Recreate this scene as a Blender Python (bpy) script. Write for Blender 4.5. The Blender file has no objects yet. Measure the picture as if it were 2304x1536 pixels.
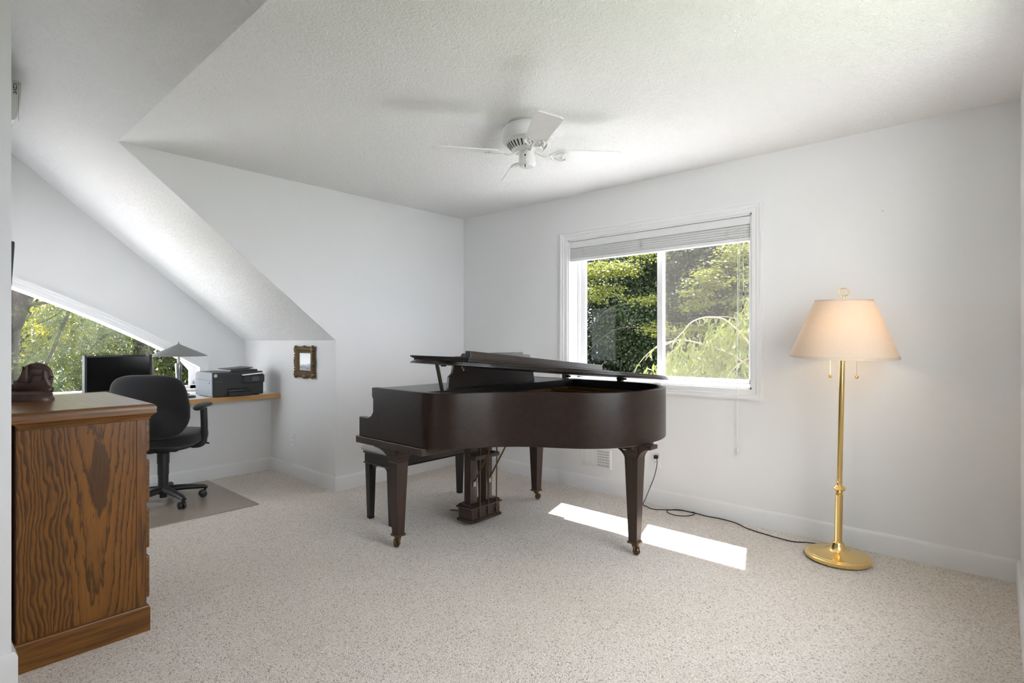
import bpy, bmesh, math, random
import numpy as np
from mathutils import Vector, Matrix
R = math.radians
PI = math.pi
SC = bpy.context.scene
COL = SC.collection
random.seed(7)

# ------------------------------------------------------------------ camera model (photo 2304x1536, f = 1222 px)
F = 1222.0
EXPO, SKY, SUN, LAMP = 2.55, 2.2, 7.0, .36
CX, CY = 1152.0, 767.0
EYE = 1.215
CA, SA = 0.667, 0.745          # world X runs right/away, world Y runs left/away


def ray(px):
    d = (px - CX) / F
    return CA * d + SA, -SA * d + CA


def at_depth(px, py, t):
    a, b = ray(px)
    return Vector((a * t, b * t, EYE - (py - CY) / F * t))


def on_floor(px, py, z=0.0):
    return at_depth(px, py, F * (EYE - z) / (py - CY))


def on_x(px, py, X):
    a, b = ray(px)
    return at_depth(px, py, X / a)


def on_y(px, py, Y):
    a, b = ray(px)
    return at_depth(px, py, Y / b)


# ------------------------------------------------------------------ object helpers
WL = {}


def tag(o, label=None, cat=None, group=None, kind=None):
    if label: o['label'] = label
    if cat: o['category'] = cat
    if group: o['group'] = group
    if kind: o['kind'] = kind
    return o


def thing(name, label, cat, loc=(0, 0, 0), group=None):
    o = bpy.data.objects.new(name, None)
    o.empty_display_size = 0.1
    COL.objects.link(o)
    o.location = loc
    WL[o.name] = Vector(loc)
    return tag(o, label, cat, group)


def structure(name, loc=(0, 0, 0)):
    o = bpy.data.objects.new(name, None)
    COL.objects.link(o)
    o.location = loc
    WL[o.name] = Vector(loc)
    o['kind'] = 'structure'
    return o


class MB:
    """collects geometry in world coordinates; build() links it as ONE mesh object"""

    def __init__(s, M=None):
        s.v, s.f, s.M = [], [], M

    def add(s, verts, faces):
        n = len(s.v)
        if s.M is not None:
            verts = [s.M @ Vector(p) for p in verts]
        s.v.extend(Vector(p) for p in verts)
        s.f.extend(tuple(i + n for i in f) for f in faces)
        return s

    def box(s, x0, x1, y0, y1, z0, z1):
        v = [(x, y, z) for z in (z0, z1) for y in (y0, y1) for x in (x0, x1)]
        return s.add(v, [(0, 2, 3, 1), (4, 5, 7, 6), (0, 1, 5, 4), (2, 6, 7, 3), (0, 4, 6, 2), (1, 3, 7, 5)])

    def prism(s, poly, axis, a, b):
        def P(p, h):
            if axis == 'x': return (h, p[0], p[1])
            if axis == 'y': return (p[0], h, p[1])
            return (p[0], p[1], h)
        n = len(poly)
        v = [P(p, a) for p in poly] + [P(p, b) for p in poly]
        f = [tuple(range(n))[::-1], tuple(range(n, 2 * n))]
        f += [(i, (i + 1) % n, n + (i + 1) % n, n + i) for i in range(n)]
        return s.add(v, f)

    def tube(s, pts, r, n=8, caps=True, flat=None):
        pts = [Vector(p) for p in pts]
        m = len(pts)
        rr = r if isinstance(r, (list, tuple)) else [r] * m
        T = []
        for i in range(m):
            d = pts[min(i + 1, m - 1)] - pts[max(i - 1, 0)]
            T.append(d.normalized())
        up = Vector((0, 0, 1)) if abs(T[0].z) < 0.9 else Vector((1, 0, 0))
        N = (up - T[0] * up.dot(T[0])).normalized()
        v, f = [], []
        for i in range(m):
            N = (N - T[i] * N.dot(T[i])).normalized()
            B = T[i].cross(N)
            for k in range(n):
                a = 2 * PI * k / n
                fn = flat if flat else 1.0
                v.append(pts[i] + (N * math.cos(a) * fn + B * math.sin(a)) * rr[i])
        for i in range(m - 1):
            for k in range(n):
                f.append((i * n + k, i * n + (k + 1) % n, (i + 1) * n + (k + 1) % n, (i + 1) * n + k))
        if caps:
            f.append(tuple(range(n))[::-1])
            f.append(tuple(range((m - 1) * n, m * n)))
        return s.add(v, f)

    def lathe(s, prof, c=(0, 0, 0), n=32, axis=None, sx=1.0, sy=1.0):
        """prof [(r, z)] around +Z at c (axis: another direction)"""
        c = Vector(c)
        Q = Vector((0, 0, 1)).rotation_difference(Vector(axis).normalized()).to_matrix() if axis else Matrix.Identity(3)
        v, f, rings = [], [], []
        for r, z in prof:
            if r <= 1e-6:
                rings.append([len(v)])
                v.append(c + Q @ Vector((0, 0, z)))
            else:
                rings.append(list(range(len(v), len(v) + n)))
                v += [c + Q @ Vector((r * sx * math.cos(2 * PI * k / n), r * sy * math.sin(2 * PI * k / n), z)) for k in range(n)]
        for A, B in zip(rings[:-1], rings[1:]):
            for k in range(n):
                if len(A) == 1 and len(B) == 1: break
                if len(A) == 1: f.append((A[0], B[k], B[(k + 1) % n]))
                elif len(B) == 1: f.append((A[k], A[(k + 1) % n], B[0]))
                else: f.append((A[k], A[(k + 1) % n], B[(k + 1) % n], B[k]))
        return s.add(v, f)

    def sell(s, c, rx, ry, rz, e1=0.35, e2=0.35, nu=40, nv=20):
        """superellipsoid"""
        def sp(w, e):
            return math.copysign(abs(w) ** e, w)
        prof = []
        v, f = [], []
        for j in range(nv + 1):
            p = -PI / 2 + PI * j / nv
            for i in range(nu):
                q = 2 * PI * i / nu
                v.append((c[0] + rx * sp(math.cos(p), e1) * sp(math.cos(q), e2),
                          c[1] + ry * sp(math.cos(p), e1) * sp(math.sin(q), e2),
                          c[2] + rz * sp(math.sin(p), e1)))
        for j in range(nv):
            for i in range(nu):
                f.append((j * nu + i, j * nu + (i + 1) % nu, (j + 1) * nu + (i + 1) % nu, (j + 1) * nu + i))
        return s.add(v, f)

    def sphere(s, c, r, n=16):
        prof = [(r * math.cos(-PI / 2 + PI * j / n), r * math.sin(-PI / 2 + PI * j / n)) for j in range(n + 1)]
        prof[0] = (0, -r); prof[-1] = (0, r)
        return s.lathe(prof, c, n * 2)

    def taper(s, cx, cy, z0, z1, w0, w1, d0=None, d1=None):
        """square tapered post, w0 at z0"""
        d0 = d0 or w0; d1 = d1 or w1
        v = [(cx + a * w / 2, cy + b * d / 2, z) for z, w, d in ((z0, w0, d0), (z1, w1, d1)) for a, b in ((-1, -1), (1, -1), (1, 1), (-1, 1))]
        return s.add(v, [(3, 2, 1, 0), (4, 5, 6, 7)] + [(i, (i + 1) % 4, 4 + (i + 1) % 4, 4 + i) for i in range(4)])

    def build(s, name, mat, parent=None, smooth=None, bevel=0, seg=2, recalc=True):
        off = WL[parent.name] if parent is not None else Vector((0, 0, 0))
        me = bpy.data.meshes.new(name)
        me.from_pydata([tuple(p - off) for p in s.v], [], s.f)
        if recalc:
            bm = bmesh.new(); bm.from_mesh(me)
            if smooth is not None:
                bmesh.ops.remove_doubles(bm, verts=bm.verts, dist=1e-5)
            bmesh.ops.recalc_face_normals(bm, faces=bm.faces)
            bm.to_mesh(me); bm.free()
        if smooth is not None:
            me.polygons.foreach_set('use_smooth', [True] * len(me.polygons))
            me.set_sharp_from_angle(angle=R(smooth))
        me.materials.append(mat)
        o = bpy.data.objects.new(name, me)
        COL.objects.link(o)
        if parent is not None: o.parent = parent
        WL[o.name] = off.copy()
        if bevel:
            b = o.modifiers.new('bevel', 'BEVEL')
            b.width = bevel; b.segments = seg; b.limit_method = 'ANGLE'; b.angle_limit = R(35)
        return o


def spline(P, n=8, closed=False):
    """Catmull-Rom through points"""
    P = [Vector(p) for p in P]
    out = []
    m = len(P)
    for i in range(m if closed else m - 1):
        p0 = P[(i - 1) % m] if closed or i > 0 else P[0] * 2 - P[1]
        p1, p2 = P[i], P[(i + 1) % m]
        p3 = P[(i + 2) % m] if closed or i + 2 < m else P[-1] * 2 - P[-2]
        for k in range(n):
            t = k / n
            out.append(0.5 * ((2 * p1) + (p2 - p0) * t + (2 * p0 - 5 * p1 + 4 * p2 - p3) * t * t + (3 * p1 - p0 - 3 * p2 + p3) * t ** 3))
    if not closed: out.append(P[-1])
    return out


def offset2(poly, d, closed=True):
    """offset a 2D polyline to its left by d (mitred)"""
    n = len(poly)
    out = []
    for i in range(n):
        p = Vector(poly[i][:2])
        a = Vector(poly[(i - 1) % n][:2]) if closed or i > 0 else None
        b = Vector(poly[(i + 1) % n][:2]) if closed or i < n - 1 else None
        e1 = (p - a).normalized() if a is not None else (b - p).normalized()
        e2 = (b - p).normalized() if b is not None else e1
        n1, n2 = Vector((-e1.y, e1.x)), Vector((-e2.y, e2.x))
        m = n1 + n2
        L = m.length_squared
        m = m * (2 / L) if L > 1e-6 else n1
        if m.length > 3: m = m.normalized() * 3
        out.append(p + m * d)
    return out


def sweep(path, prof, to3, closed):
    """mitred moulding: prof [(offset to the left, height out of the wall)], to3(p2, h)"""
    rows = [[to3(p, h) for p in offset2(path, o, closed)] for o, h in prof]
    n, k = len(path), len(prof)
    v = [p for row in rows for p in row]
    f = []
    for j in range(k - 1):
        for i in range(n if closed else n - 1):
            i2 = (i + 1) % n
            f.append((j * n + i, j * n + i2, (j + 1) * n + i2, (j + 1) * n + i))
    if not closed:
        f.append(tuple(j * n for j in range(k)))
        f.append(tuple(j * n + n - 1 for j in range(k))[::-1])
    return v, f


# ------------------------------------------------------------------ materials
class NT:
    def __init__(s, name):
        s.m = bpy.data.materials.new(name)
        s.m.use_nodes = True
        s.t = s.m.node_tree
        s.t.nodes.clear()
        s.out = s.n('ShaderNodeOutputMaterial')

    def n(s, typ, **kw):
        o = s.t.nodes.new(typ)
        for k, v in kw.items(): setattr(o, k, v)
        return o

    def l(s, a, b):
        s.t.links.new(a, b)

    def val(s, sock, v):
        if hasattr(v, 'is_linked') or isinstance(v, bpy.types.NodeSocket): s.l(v, sock)
        else: sock.default_value = v

    def math(s, op, a, b=0.0, c=0.0):
        m = s.n('ShaderNodeMath', operation=op)
        s.val(m.inputs[0], a); s.val(m.inputs[1], b); s.val(m.inputs[2], c)
        return m.outputs[0]

    def coord(s, which='Object'):
        return s.n('ShaderNodeTexCoord').outputs[which]

    def mapping(s, v, scale=(1, 1, 1), loc=(0, 0, 0), rot=(0, 0, 0)):
        m = s.n('ShaderNodeMapping')
        s.l(v, m.inputs[0])
        m.inputs['Scale'].default_value = scale; m.inputs['Location'].default_value = loc; m.inputs['Rotation'].default_value = rot
        return m.outputs[0]

    def noise(s, v, scale=5, detail=2, rough=0.5, out=0, dist=0.0):
        m = s.n('ShaderNodeTexNoise')
        if v is not None: s.l(v, m.inputs['Vector'])
        m.inputs['Scale'].default_value = scale; m.inputs['Detail'].default_value = detail; m.inputs['Roughness'].default_value = rough
        m.inputs['Distortion'].default_value = dist
        return m.outputs[out]

    def ramp(s, v, stops, interp='LINEAR'):
        m = s.n('ShaderNodeValToRGB')
        m.color_ramp.interpolation = interp
        els = m.color_ramp.elements
        while len(els) < len(stops): els.new(0.5)
        for e, (p, c) in zip(els, stops):
            e.position = p; e.color = (c[0], c[1], c[2], 1) if not isinstance(c, (int, float)) else (c, c, c, 1)
        s.l(v, m.inputs[0])
        return m.outputs[0]

    def mix(s, fac, a, b, blend='MIX'):
        m = s.n('ShaderNodeMix', data_type='RGBA', blend_type=blend)
        s.val(m.inputs[0], fac)
        for sock, v in ((m.inputs[6], a), (m.inputs[7], b)):
            if isinstance(v, (tuple, list)): sock.default_value = (*v[:3], 1)
            else: s.l(v, sock)
        return m.outputs[2]

    def bump(s, h, strength=0.3, dist=0.01):
        m = s.n('ShaderNodeBump')
        s.l(h, m.inputs['Height'])
        m.inputs['Strength'].default_value = strength; m.inputs['Distance'].default_value = dist
        return m.outputs[0]

    def bsdf(s, color, rough=0.5, metal=0.0, normal=None, spec=0.5, coat=0.0, coat_rough=0.1, **kw):
        b = s.n('ShaderNodeBsdfPrincipled')
        if isinstance(color, (tuple, list)): b.inputs['Base Color'].default_value = (*color[:3], 1)
        else: s.l(color, b.inputs['Base Color'])
        s.val(b.inputs['Roughness'], rough)
        b.inputs['Metallic'].default_value = metal
        b.inputs['Specular IOR Level'].default_value = spec
        b.inputs['Coat Weight'].default_value = coat
        b.inputs['Coat Roughness'].default_value = coat_rough
        if normal is not None: s.l(normal, b.inputs['Normal'])
        for k, v in kw.items(): s.val(b.inputs[k], v)
        return b.outputs[0]

    def done(s, sh):
        s.l(sh, s.out.inputs[0])
        return s.m


def srgb(r, g, b):
    return tuple(((c / 255 + 0.055) / 1.055) ** 2.4 if c > 10 else c / 255 / 12.92 for c in (r, g, b))


def plain(name, col, rough=0.5, metal=0.0, spec=0.5, var=0.04, scale=30, bump=0.0, coat=0.0):
    t = NT(name)
    nz = t.noise(t.coord(), scale, 3)
    c = t.mix(nz, tuple(x * (1 - var) for x in col), tuple(min(1, x * (1 + var)) for x in col))
    nrm = t.bump(t.noise(t.coord(), scale * 6, 2), bump, 0.002) if bump else None
    return t.done(t.bsdf(c, rough, metal, nrm, spec, coat))


def mat_wall(name, col, bump=0.06, scale=160, rough=0.75):
    t = NT(name)
    c = t.mix(t.noise(t.coord(), 1.3, 2), tuple(x * .985 for x in col), col)
    h = t.noise(t.coord(), scale, 3, 0.6)
    return t.done(t.bsdf(c, rough, 0, t.bump(h, bump, 0.004), 0.3))


def mat_ceiling():
    t = NT('ceiling_texture_paint')
    co = t.coord()
    n1 = t.noise(t.mapping(co, (1, 1, 1)), 48, 4, 0.6, dist=1.2)
    n2 = t.noise(co, 150, 2, 0.5)
    h = t.math('ADD', t.ramp(n1, [(0.42, 0.0), (0.62, 1.0)]), t.math('MULTIPLY', n2, 0.35))
    return t.done(t.bsdf((.87, .87, .87), 0.85, 0, t.bump(h, 0.6, 0.005), 0.25))


def mat_carpet():
    t = NT('speckled_berber_carpet')
    co = t.coord()
    loop = t.n('ShaderNodeTexVoronoi'); t.l(t.mapping(co, (1, 1, 1)), loop.inputs['Vector']); loop.inputs['Scale'].default_value = 190
    loop.inputs['Randomness'].default_value = 1.0
    dist = loop.outputs['Distance']; ccol = loop.outputs['Color']
    sep = t.n('ShaderNodeSeparateColor'); t.l(ccol, sep.inputs[0])
    base = t.ramp(sep.outputs[0], [(0.0, srgb(214, 202, 190)), (0.35, srgb(230, 221, 211)), (0.8, srgb(240, 233, 225)), (1.0, srgb(246, 240, 234))])
    fleck = t.ramp(sep.outputs[1], [(0.0, 1.0), (0.06, 1.0), (0.10, 0.0)])
    soft = t.noise(co, 330, 3, 0.7)
    c = t.mix(t.math('MULTIPLY', fleck, 0.62), base, srgb(118, 98, 84))
    c = t.mix(t.ramp(t.noise(co, 1.1, 3, 0.6), [(0.35, 0.0), (0.7, 0.22)]), c, srgb(196, 178, 156))
    c = t.mix(t.ramp(soft, [(0.3, 0.0), (0.42, .22)]), srgb(150, 132, 116), c) if False else c
    c = t.mix(t.ramp(t.noise(co, 120, 3, 0.75), [(0.36, 0.30), (0.52, 0.0)]), c, srgb(150, 130, 114))
    h = t.math('ADD', t.math('MULTIPLY', dist, -1.6), t.math('MULTIPLY', soft, 0.8))
    h = t.math('ADD', h, t.math('MULTIPLY', t.noise(co, 28, 2), 0.9))
    return t.done(t.bsdf(c, 0.95, 0, t.bump(h, 0.6, 0.008), 0.08, **{'Sheen Weight': 0.15}))


def mat_wood(name, dark, light, axis='x', scale=1.0, rough=0.38, contrast=(0.3, 0.75), coat=0.0, spec=0.5):
    """fine straight grain running along one axis"""
    t = NT(name)
    s = {'x': (1.2, 26, 26), 'y': (26, 1.2, 26), 'z': (26, 26, 1.2)}[axis]
    co = t.mapping(t.coord(), tuple(a * scale for a in s))
    g = t.noise(co, 1.5, 5, 0.65, dist=0.4)
    fine = t.noise(t.mapping(t.coord(), tuple(a * scale * 5 for a in s)), 1.5, 3, 0.7)
    f = t.math('ADD', t.math('MULTIPLY', g, 0.7), t.math('MULTIPLY', fine, 0.3))
    c = t.ramp(f, [(contrast[0], dark), (contrast[1], light)])
    return t.done(t.bsdf(c, rough, 0, t.bump(fine, 0.05, 0.001), spec, coat))


def mat_oak_side():
    """two-board oak veneer: narrow straight grain at the back, cathedral grain towards the front"""
    t = NT('oak_veneer_cathedral')
    co = t.coord()
    sep = t.n('ShaderNodeSeparateXYZ'); t.l(co, sep.inputs[0])
    u, z = sep.outputs[0], sep.outputs[2]
    wob = t.noise(t.mapping(co, (5, 1, 1.6)), 1.6, 3, 0.55)
    jag = t.noise(t.mapping(co, (70, 70, 6)), 1.5, 3, 0.6)
    fine = t.noise(t.mapping(co, (260, 260, 7)), 1.5, 3, 0.65)
    wobc = t.math('SUBTRACT', wob, 0.5)
    jagc = t.math('SUBTRACT', jag, 0.5)
    # straight board
    g1 = t.math('ADD', t.math('MULTIPLY', u, 70), t.math('MULTIPLY', wobc, 9.0))
    g1 = t.math('ADD', g1, t.math('MULTIPLY', z, 1.6))
    g1 = t.math('ADD', g1, t.math('MULTIPLY', jagc, 0.9))
    f1 = t.math('FRACT', g1)
    # cathedral board: nested arches with their points at the bottom
    uc = t.math('SUBTRACT', u, 0.235)
    par = t.math('MULTIPLY', t.math('MULTIPLY', uc, uc), 80.0)
    g2 = t.math('SUBTRACT', z, par)
    g2 = t.math('ADD', t.math('MULTIPLY', g2, 3.7), t.math('MULTIPLY', wobc, 2.2))
    g2 = t.math('ADD', g2, t.math('MULTIPLY', jagc, 1.1))
    f2 = t.math('FRACT', g2)
    s1 = t.ramp(f1, [(0.0, 1.0), (0.28, 0.85), (0.5, 0.25), (0.78, 0.0), (0.92, 0.35), (1.0, 1.0)])
    s2 = t.ramp(f2, [(0.0, 1.0), (0.16, 0.9), (0.22, 0.40), (0.45, 0.10), (0.9, 0.0), (0.985, 0.05), (1.0, 1.0)])
    split = t.math('GREATER_THAN', u, 0.158)
    e1 = t.math('DIVIDE', t.math('SUBTRACT', u, .250), .034)
    e2 = t.math('DIVIDE', t.math('SUBTRACT', z, .680), .165)
    ov = t.math('ADD', t.math('MULTIPLY', e1, e1), t.math('MULTIPLY', e2, e2))
    ov = t.math('ADD', ov, t.math('ADD', t.math('MULTIPLY', jagc, 2.2), t.math('MULTIPLY', wobc, 1.2)))
    heart = t.ramp(ov, [(0.72, .92), (0.95, 0.0)])
    s2 = t.mix(1.0, s2, heart, 'LIGHTEN')
    g = t.mix(split, s1, s2)
    base = t.ramp(fine, [(0.3, srgb(104, 66, 26)), (0.5, srgb(136, 88, 34)), (0.75, srgb(154, 104, 44))])
    base = t.mix(t.noise(t.mapping(co, (4, 4, 2)), 1.5, 2), base, srgb(104, 66, 24))
    dark = t.ramp(fine, [(0.3, srgb(44, 28, 14)), (0.7, srgb(70, 44, 20))])
    c = t.mix(t.math('MULTIPLY', g, 0.86), base, dark)
    return t.done(t.bsdf(c, 0.36, 0, t.bump(fine, 0.06, 0.001), 0.4))


def mat_oak(name='oak_stained', axis='x', rough=0.34, k=1.0, coat=0.0):
    t = NT(name)
    s = {'x': (3, 60, 60), 'y': (60, 3, 60), 'z': (60, 60, 3)}[axis]
    g = t.noise(t.mapping(t.coord(), s), 1.3, 4, 0.6, dist=0.6)
    c = t.ramp(g, [(0.3, tuple(k * x for x in srgb(60, 36, 16))), (0.5, tuple(k * x for x in srgb(104, 66, 26))), (0.7, tuple(k * x for x in srgb(128, 84, 34)))])
    return t.done(t.bsdf(c, rough, 0, t.bump(g, 0.05, 0.001), 0.5, coat, 0.16))


def mat_glass(name='window_glass_clear', tint=(.95, .965, .955)):
    t = NT(name)
    lw = t.n('ShaderNodeLayerWeight'); lw.inputs[0].default_value = 0.5
    fr = t.math('ADD', t.math('MULTIPLY', t.math('POWER', lw.outputs['Facing'], 5.0), .5), .005)
    tr = t.n('ShaderNodeBsdfTransparent'); tr.inputs[0].default_value = (*tint, 1)
    gl = t.n('ShaderNodeBsdfGlossy'); gl.inputs['Roughness'].default_value = 0.01
    nz = t.noise(t.coord(), 0.8, 1)
    m = t.n('ShaderNodeMixShader')
    t.l(t.math('MULTIPLY', fr, t.math('ADD', t.math('MULTIPLY', nz, 0.1), 0.95)), m.inputs[0])
    t.l(tr.outputs[0], m.inputs[1]); t.l(gl.outputs[0], m.inputs[2])
    return t.done(m.outputs[0])


def mat_screen():
    """fine insect mesh, far below a pixel"""
    t = NT('insect_mesh')
    tr = t.n('ShaderNodeBsdfTransparent')
    df = t.n('ShaderNodeBsdfDiffuse'); df.inputs[0].default_value = (.17, .165, .155, 1)
    tl = t.n('ShaderNodeBsdfTranslucent'); tl.inputs[0].default_value = (.085, .08, .075, 1)
    a = t.n('ShaderNodeAddShader'); t.l(df.outputs[0], a.inputs[0]); t.l(tl.outputs[0], a.inputs[1])
    m = t.n('ShaderNodeMixShader')
    w = t.noise(t.mapping(t.coord(), (1, 3, 90)), 2, 2)
    t.l(t.math('ADD', t.math('MULTIPLY', w, 0.10), 0.20), m.inputs[0])
    t.l(tr.outputs[0], m.inputs[1]); t.l(a.outputs[0], m.inputs[2])
    return t.done(m.outputs[0])


def mat_shade():
    t = NT('linen_lampshade')
    w = t.noise(t.mapping(t.coord(), (1, 1, 14)), 60, 2)
    c = t.ramp(w, [(0.3, (.58, .52, .46)), (0.7, (.65, .59, .52))])
    df = t.n('ShaderNodeBsdfDiffuse'); t.l(c, df.inputs[0])
    tl = t.n('ShaderNodeBsdfTranslucent'); tl.inputs[0].default_value = (.72, .52, .32, 1)
    m = t.n('ShaderNodeMixShader'); m.inputs[0].default_value = 0.36
    t.l(df.outputs[0], m.inputs[1]); t.l(tl.outputs[0], m.inputs[2])
    return t.done(m.outputs[0])


def mat_leaf(name, a, b, trans, k=0.45):
    t = NT(name)
    rnd = t.n('ShaderNodeNewGeometry').outputs['Random Per Island']
    c = t.mix(rnd, a, b)
    df = t.n('ShaderNodeBsdfPrincipled'); t.l(c, df.inputs['Base Color']); df.inputs['Roughness'].default_value = 0.45
    df.inputs['Specular IOR Level'].default_value = 0.35
    tl = t.n('ShaderNodeBsdfTranslucent'); t.l(t.mix(rnd, trans, tuple(x * 0.55 for x in trans)), tl.inputs[0])
    m = t.n('ShaderNodeMixShader'); m.inputs[0].default_value = k
    t.l(df.outputs[0], m.inputs[1]); t.l(tl.outputs[0], m.inputs[2])
    return t.done(m.outputs[0])


def mat_fabric(name, col, scale=900, rough=0.9):
    t = NT(name)
    n = t.noise(t.coord(), scale, 2, 0.7)
    c = t.mix(n, tuple(x * 0.7 for x in col), tuple(x * 1.3 for x in col))
    return t.done(t.bsdf(c, rough, 0, t.bump(n, 0.25, 0.001), 0.2, **{'Sheen Weight': 0.2}))


def mat_vinyl():
    t = NT('chair_mat_vinyl')
    c = t.mix(t.noise(t.coord(), 2.2, 3), srgb(138, 126, 112), srgb(154, 142, 128))
    return t.done(t.bsdf(c, 0.26, 0, t.bump(t.noise(t.coord(), 40, 2), 0.08, 0.002), 0.5))


def mat_painting():
    t = NT('pale_painting')
    sep = t.n('ShaderNodeSeparateXYZ'); t.l(t.coord('Generated'), sep.inputs[0])
    v = t.math('ADD', sep.outputs[2], t.math('MULTIPLY', t.math('SUBTRACT', t.noise(t.coord('Generated'), 4, 4), 0.5), 0.35))
    c = t.ramp(v, [(0.0, srgb(196, 198, 202)), (0.16, srgb(128, 130, 136)), (0.30, srgb(150, 154, 160)), (0.42, srgb(214, 216, 220)), (1.0, srgb(226, 228, 232))])
    return t.done(t.bsdf(c, 0.25, 0, None, 0.5))


M = {}
M['wall'] = mat_wall('wall_paint', (.78, .78, .785))
M['trim'] = mat_wall('trim_paint', (.79, .79, .795), bump=0.02, scale=60, rough=0.4)
M['base'] = mat_wall('baseboard_paint', (.76, .76, .765), bump=0.02, scale=60, rough=0.45)
M['ceil'] = mat_ceiling()
M['carpet'] = mat_carpet()
TINT = .75  # grey put into the right window panes to dim the outdoors
M['glass'] = mat_glass()
M['tinted'] = mat_glass('window_glass_tinted', (TINT, TINT, TINT))
M['screen'] = mat_screen()
M['vinylw'] = plain('white_vinyl', (.75, .75, .76), 0.35)
M['slat'] = plain('blind_slat_vinyl', (.72, .72, .72), 0.45)
M['white'] = plain('white_enamel', (.80, .80, .795), 0.4)
M['whiteplate'] = plain('white_plastic', (.80, .80, .80), 0.4)
M['dark_slot'] = plain('dark_recess', (.02, .02, .02), 0.8)
M['piano'] = mat_wood('piano_mahogany', srgb(23, 16, 13), srgb(50, 35, 27), 'x', 1.0, 0.33, spec=0.42)
M['piano_z'] = mat_wood('piano_mahogany_upright', srgb(34, 25, 20), srgb(72, 52, 42), 'z', 1.0, 0.34)
M['piano_in'] = plain('piano_inner_black', srgb(20, 18, 17), 0.5, spec=0.3)
M['lidwood'] = mat_wood('piano_lid_ebonised', srgb(28, 24, 21), srgb(50, 43, 38), 'x', 1.0, 0.28)
M['bench'] = mat_wood('bench_wood', srgb(26, 23, 22), srgb(46, 40, 38), 'z', 1.0, 0.35)
M['goldplate'] = plain('gilded_iron', srgb(150, 112, 60), 0.42, 0.7)
M['brass'] = plain('polished_brass', srgb(244, 212, 142), 0.2, 1.0, var=0.05, scale=12)
M['oldbrass'] = plain('aged_brass', srgb(104, 84, 60), 0.38, 0.85)
M['steel'] = plain('dull_steel', srgb(150, 150, 150), 0.3, 0.9)
M['oakside'] = mat_oak_side()
M['oak'] = mat_oak('oak_stained', 'x')
M['oaky'] = mat_oak('oak_stained_front', 'y')
M['oakz'] = mat_oak('oak_stained_stile', 'z')
M['oaktop'] = mat_oak('oak_top_glossy', 'y', 0.30, 1.0, 0.12)
M['blackfab'] = mat_fabric('black_upholstery', (.018, .018, .019))
M['blackplastic'] = plain('black_plastic', (.014, .014, .015), 0.45)
M['screenblack'] = plain('monitor_screen', (.005, .005, .005), 0.12)
M['printer'] = plain('printer_charcoal', (.022, .022, .023), 0.38, bump=0.03)
M['printerside'] = plain('printer_grey_side', srgb(118, 122, 128), 0.45)
M['cushion'] = mat_fabric('bench_cushion_grey', srgb(168, 166, 162), 500)
M['laminate'] = plain('desk_laminate', (.74, .74, .74), 0.3)
M['edgewood'] = mat_wood('desk_oak_edge', srgb(176, 130, 72), srgb(206, 160, 98), 'x', 0.6, 0.4)
M['gilt'] = plain('antique_gilt', srgb(98, 76, 42), 0.45, 0.35, var=0.5, scale=60, bump=0.4)
M['painting'] = mat_painting()
M['bronze'] = plain('bronze_statue', srgb(74, 56, 48), 0.42, 0.35, var=0.35, scale=40, bump=0.25)
M['greymetal'] = plain('grey_metal_shade', srgb(120, 120, 120), 0.45, 0.2)
M['cordblack'] = plain('black_cord', (.012, .011, .011), 0.5)
M['cordwhite'] = plain('white_cord', (.74, .74, .70), 0.6)
M['tassel'] = plain('wooden_tassel', srgb(92, 76, 56), 0.5)
M['shade'] = mat_shade()
M['shadetrim'] = plain('shade_binding', srgb(196, 178, 160), 0.9)
M['matvinyl'] = mat_vinyl()
M['label'] = plain('label_ink', (.03, .03, .03), 0.7)
M['acgrey'] = plain('air_conditioner_plastic', srgb(196, 196, 194), 0.5)
M['paper'] = plain('white_paper', (.86, .86, .86), 0.7)
M['lcd'] = plain('grey_display', srgb(92, 92, 94), 0.2)
M['bark'] = plain('pine_bark', srgb(25, 18, 14), 0.9, var=0.5, scale=9, bump=0.5)
M['bark2'] = plain('grey_bark', srgb(44, 38, 33), 0.9, var=0.3, scale=12, bump=0.4)
M['twig'] = plain('pale_twig_bark', srgb(132, 117, 102), 0.8, var=0.2, scale=12)
M['ground'] = plain('dark_lawn', (.085, .10, .05), 0.95, var=0.3, scale=2)  # even dark grass colour, kept low to limit bounce indoors
M['bounceroof'] = plain('added_bounce_roof', (.88, .88, .87), 0.7)  # near-white reflector colour for the added roofs below the windows
M['deck'] = mat_wood('deck_boards', (.20, .18, .15), (.30, .27, .23), 'x', .4, .7)
M['siding'] = plain('house_siding', (.62, .61, .58), 0.8)

# ------------------------------------------------------------------ room shell
XB, YA, YK, XL, XK, ZC = 3.73, 3.99, 5.76, 0.25, 2.32, 2.43
SL = 0.83
XS = XK - (ZC - 1.22) / SL           # where the slope meets the flat ceiling


def zslope(x):
    return 1.22 + (XK - x) * SL


def skind(o):
    o['kind'] = 'structure'
    return o


skind(MB().prism([(-3.1, -3.15), (1.1, -3.15), (1.1, -.20), (3.95, -.20), (3.95, 6.0), (-3.1, 6.0)], 'z', -.25, 0).build('floor', M['carpet']))
WY0, WY1, WZ0, WZ1 = 1.212, 2.708, 0.895, 2.062      # right window opening
b = MB()
b.box(XB, XB + .2, -0.35, WY0, 0, 2.6).box(XB, XB + .2, WY1, 4.2, 0, 2.6).box(XB, XB + .2, WY0, WY1, 0, WZ0).box(XB, XB + .2, WY0, WY1, WZ1, 2.6)
skind(b.build('wall_right', M['wall']))
skind(MB().prism([(XK, 0), (XB + .2, 0), (XB + .2, 2.6), (XS, 2.6), (XS, ZC), (XK, 1.22)], 'y', YA, YA + .02).build('wall_back', M['wall']))
skind(MB().box(XK, XK + .14, YA + .02, 5.95, 0, 1.5).build('wall_knee', M['wall']))
LY0, LY1, LZ0, LZ1 = 4.52, 5.10, .85, 1.80
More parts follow.
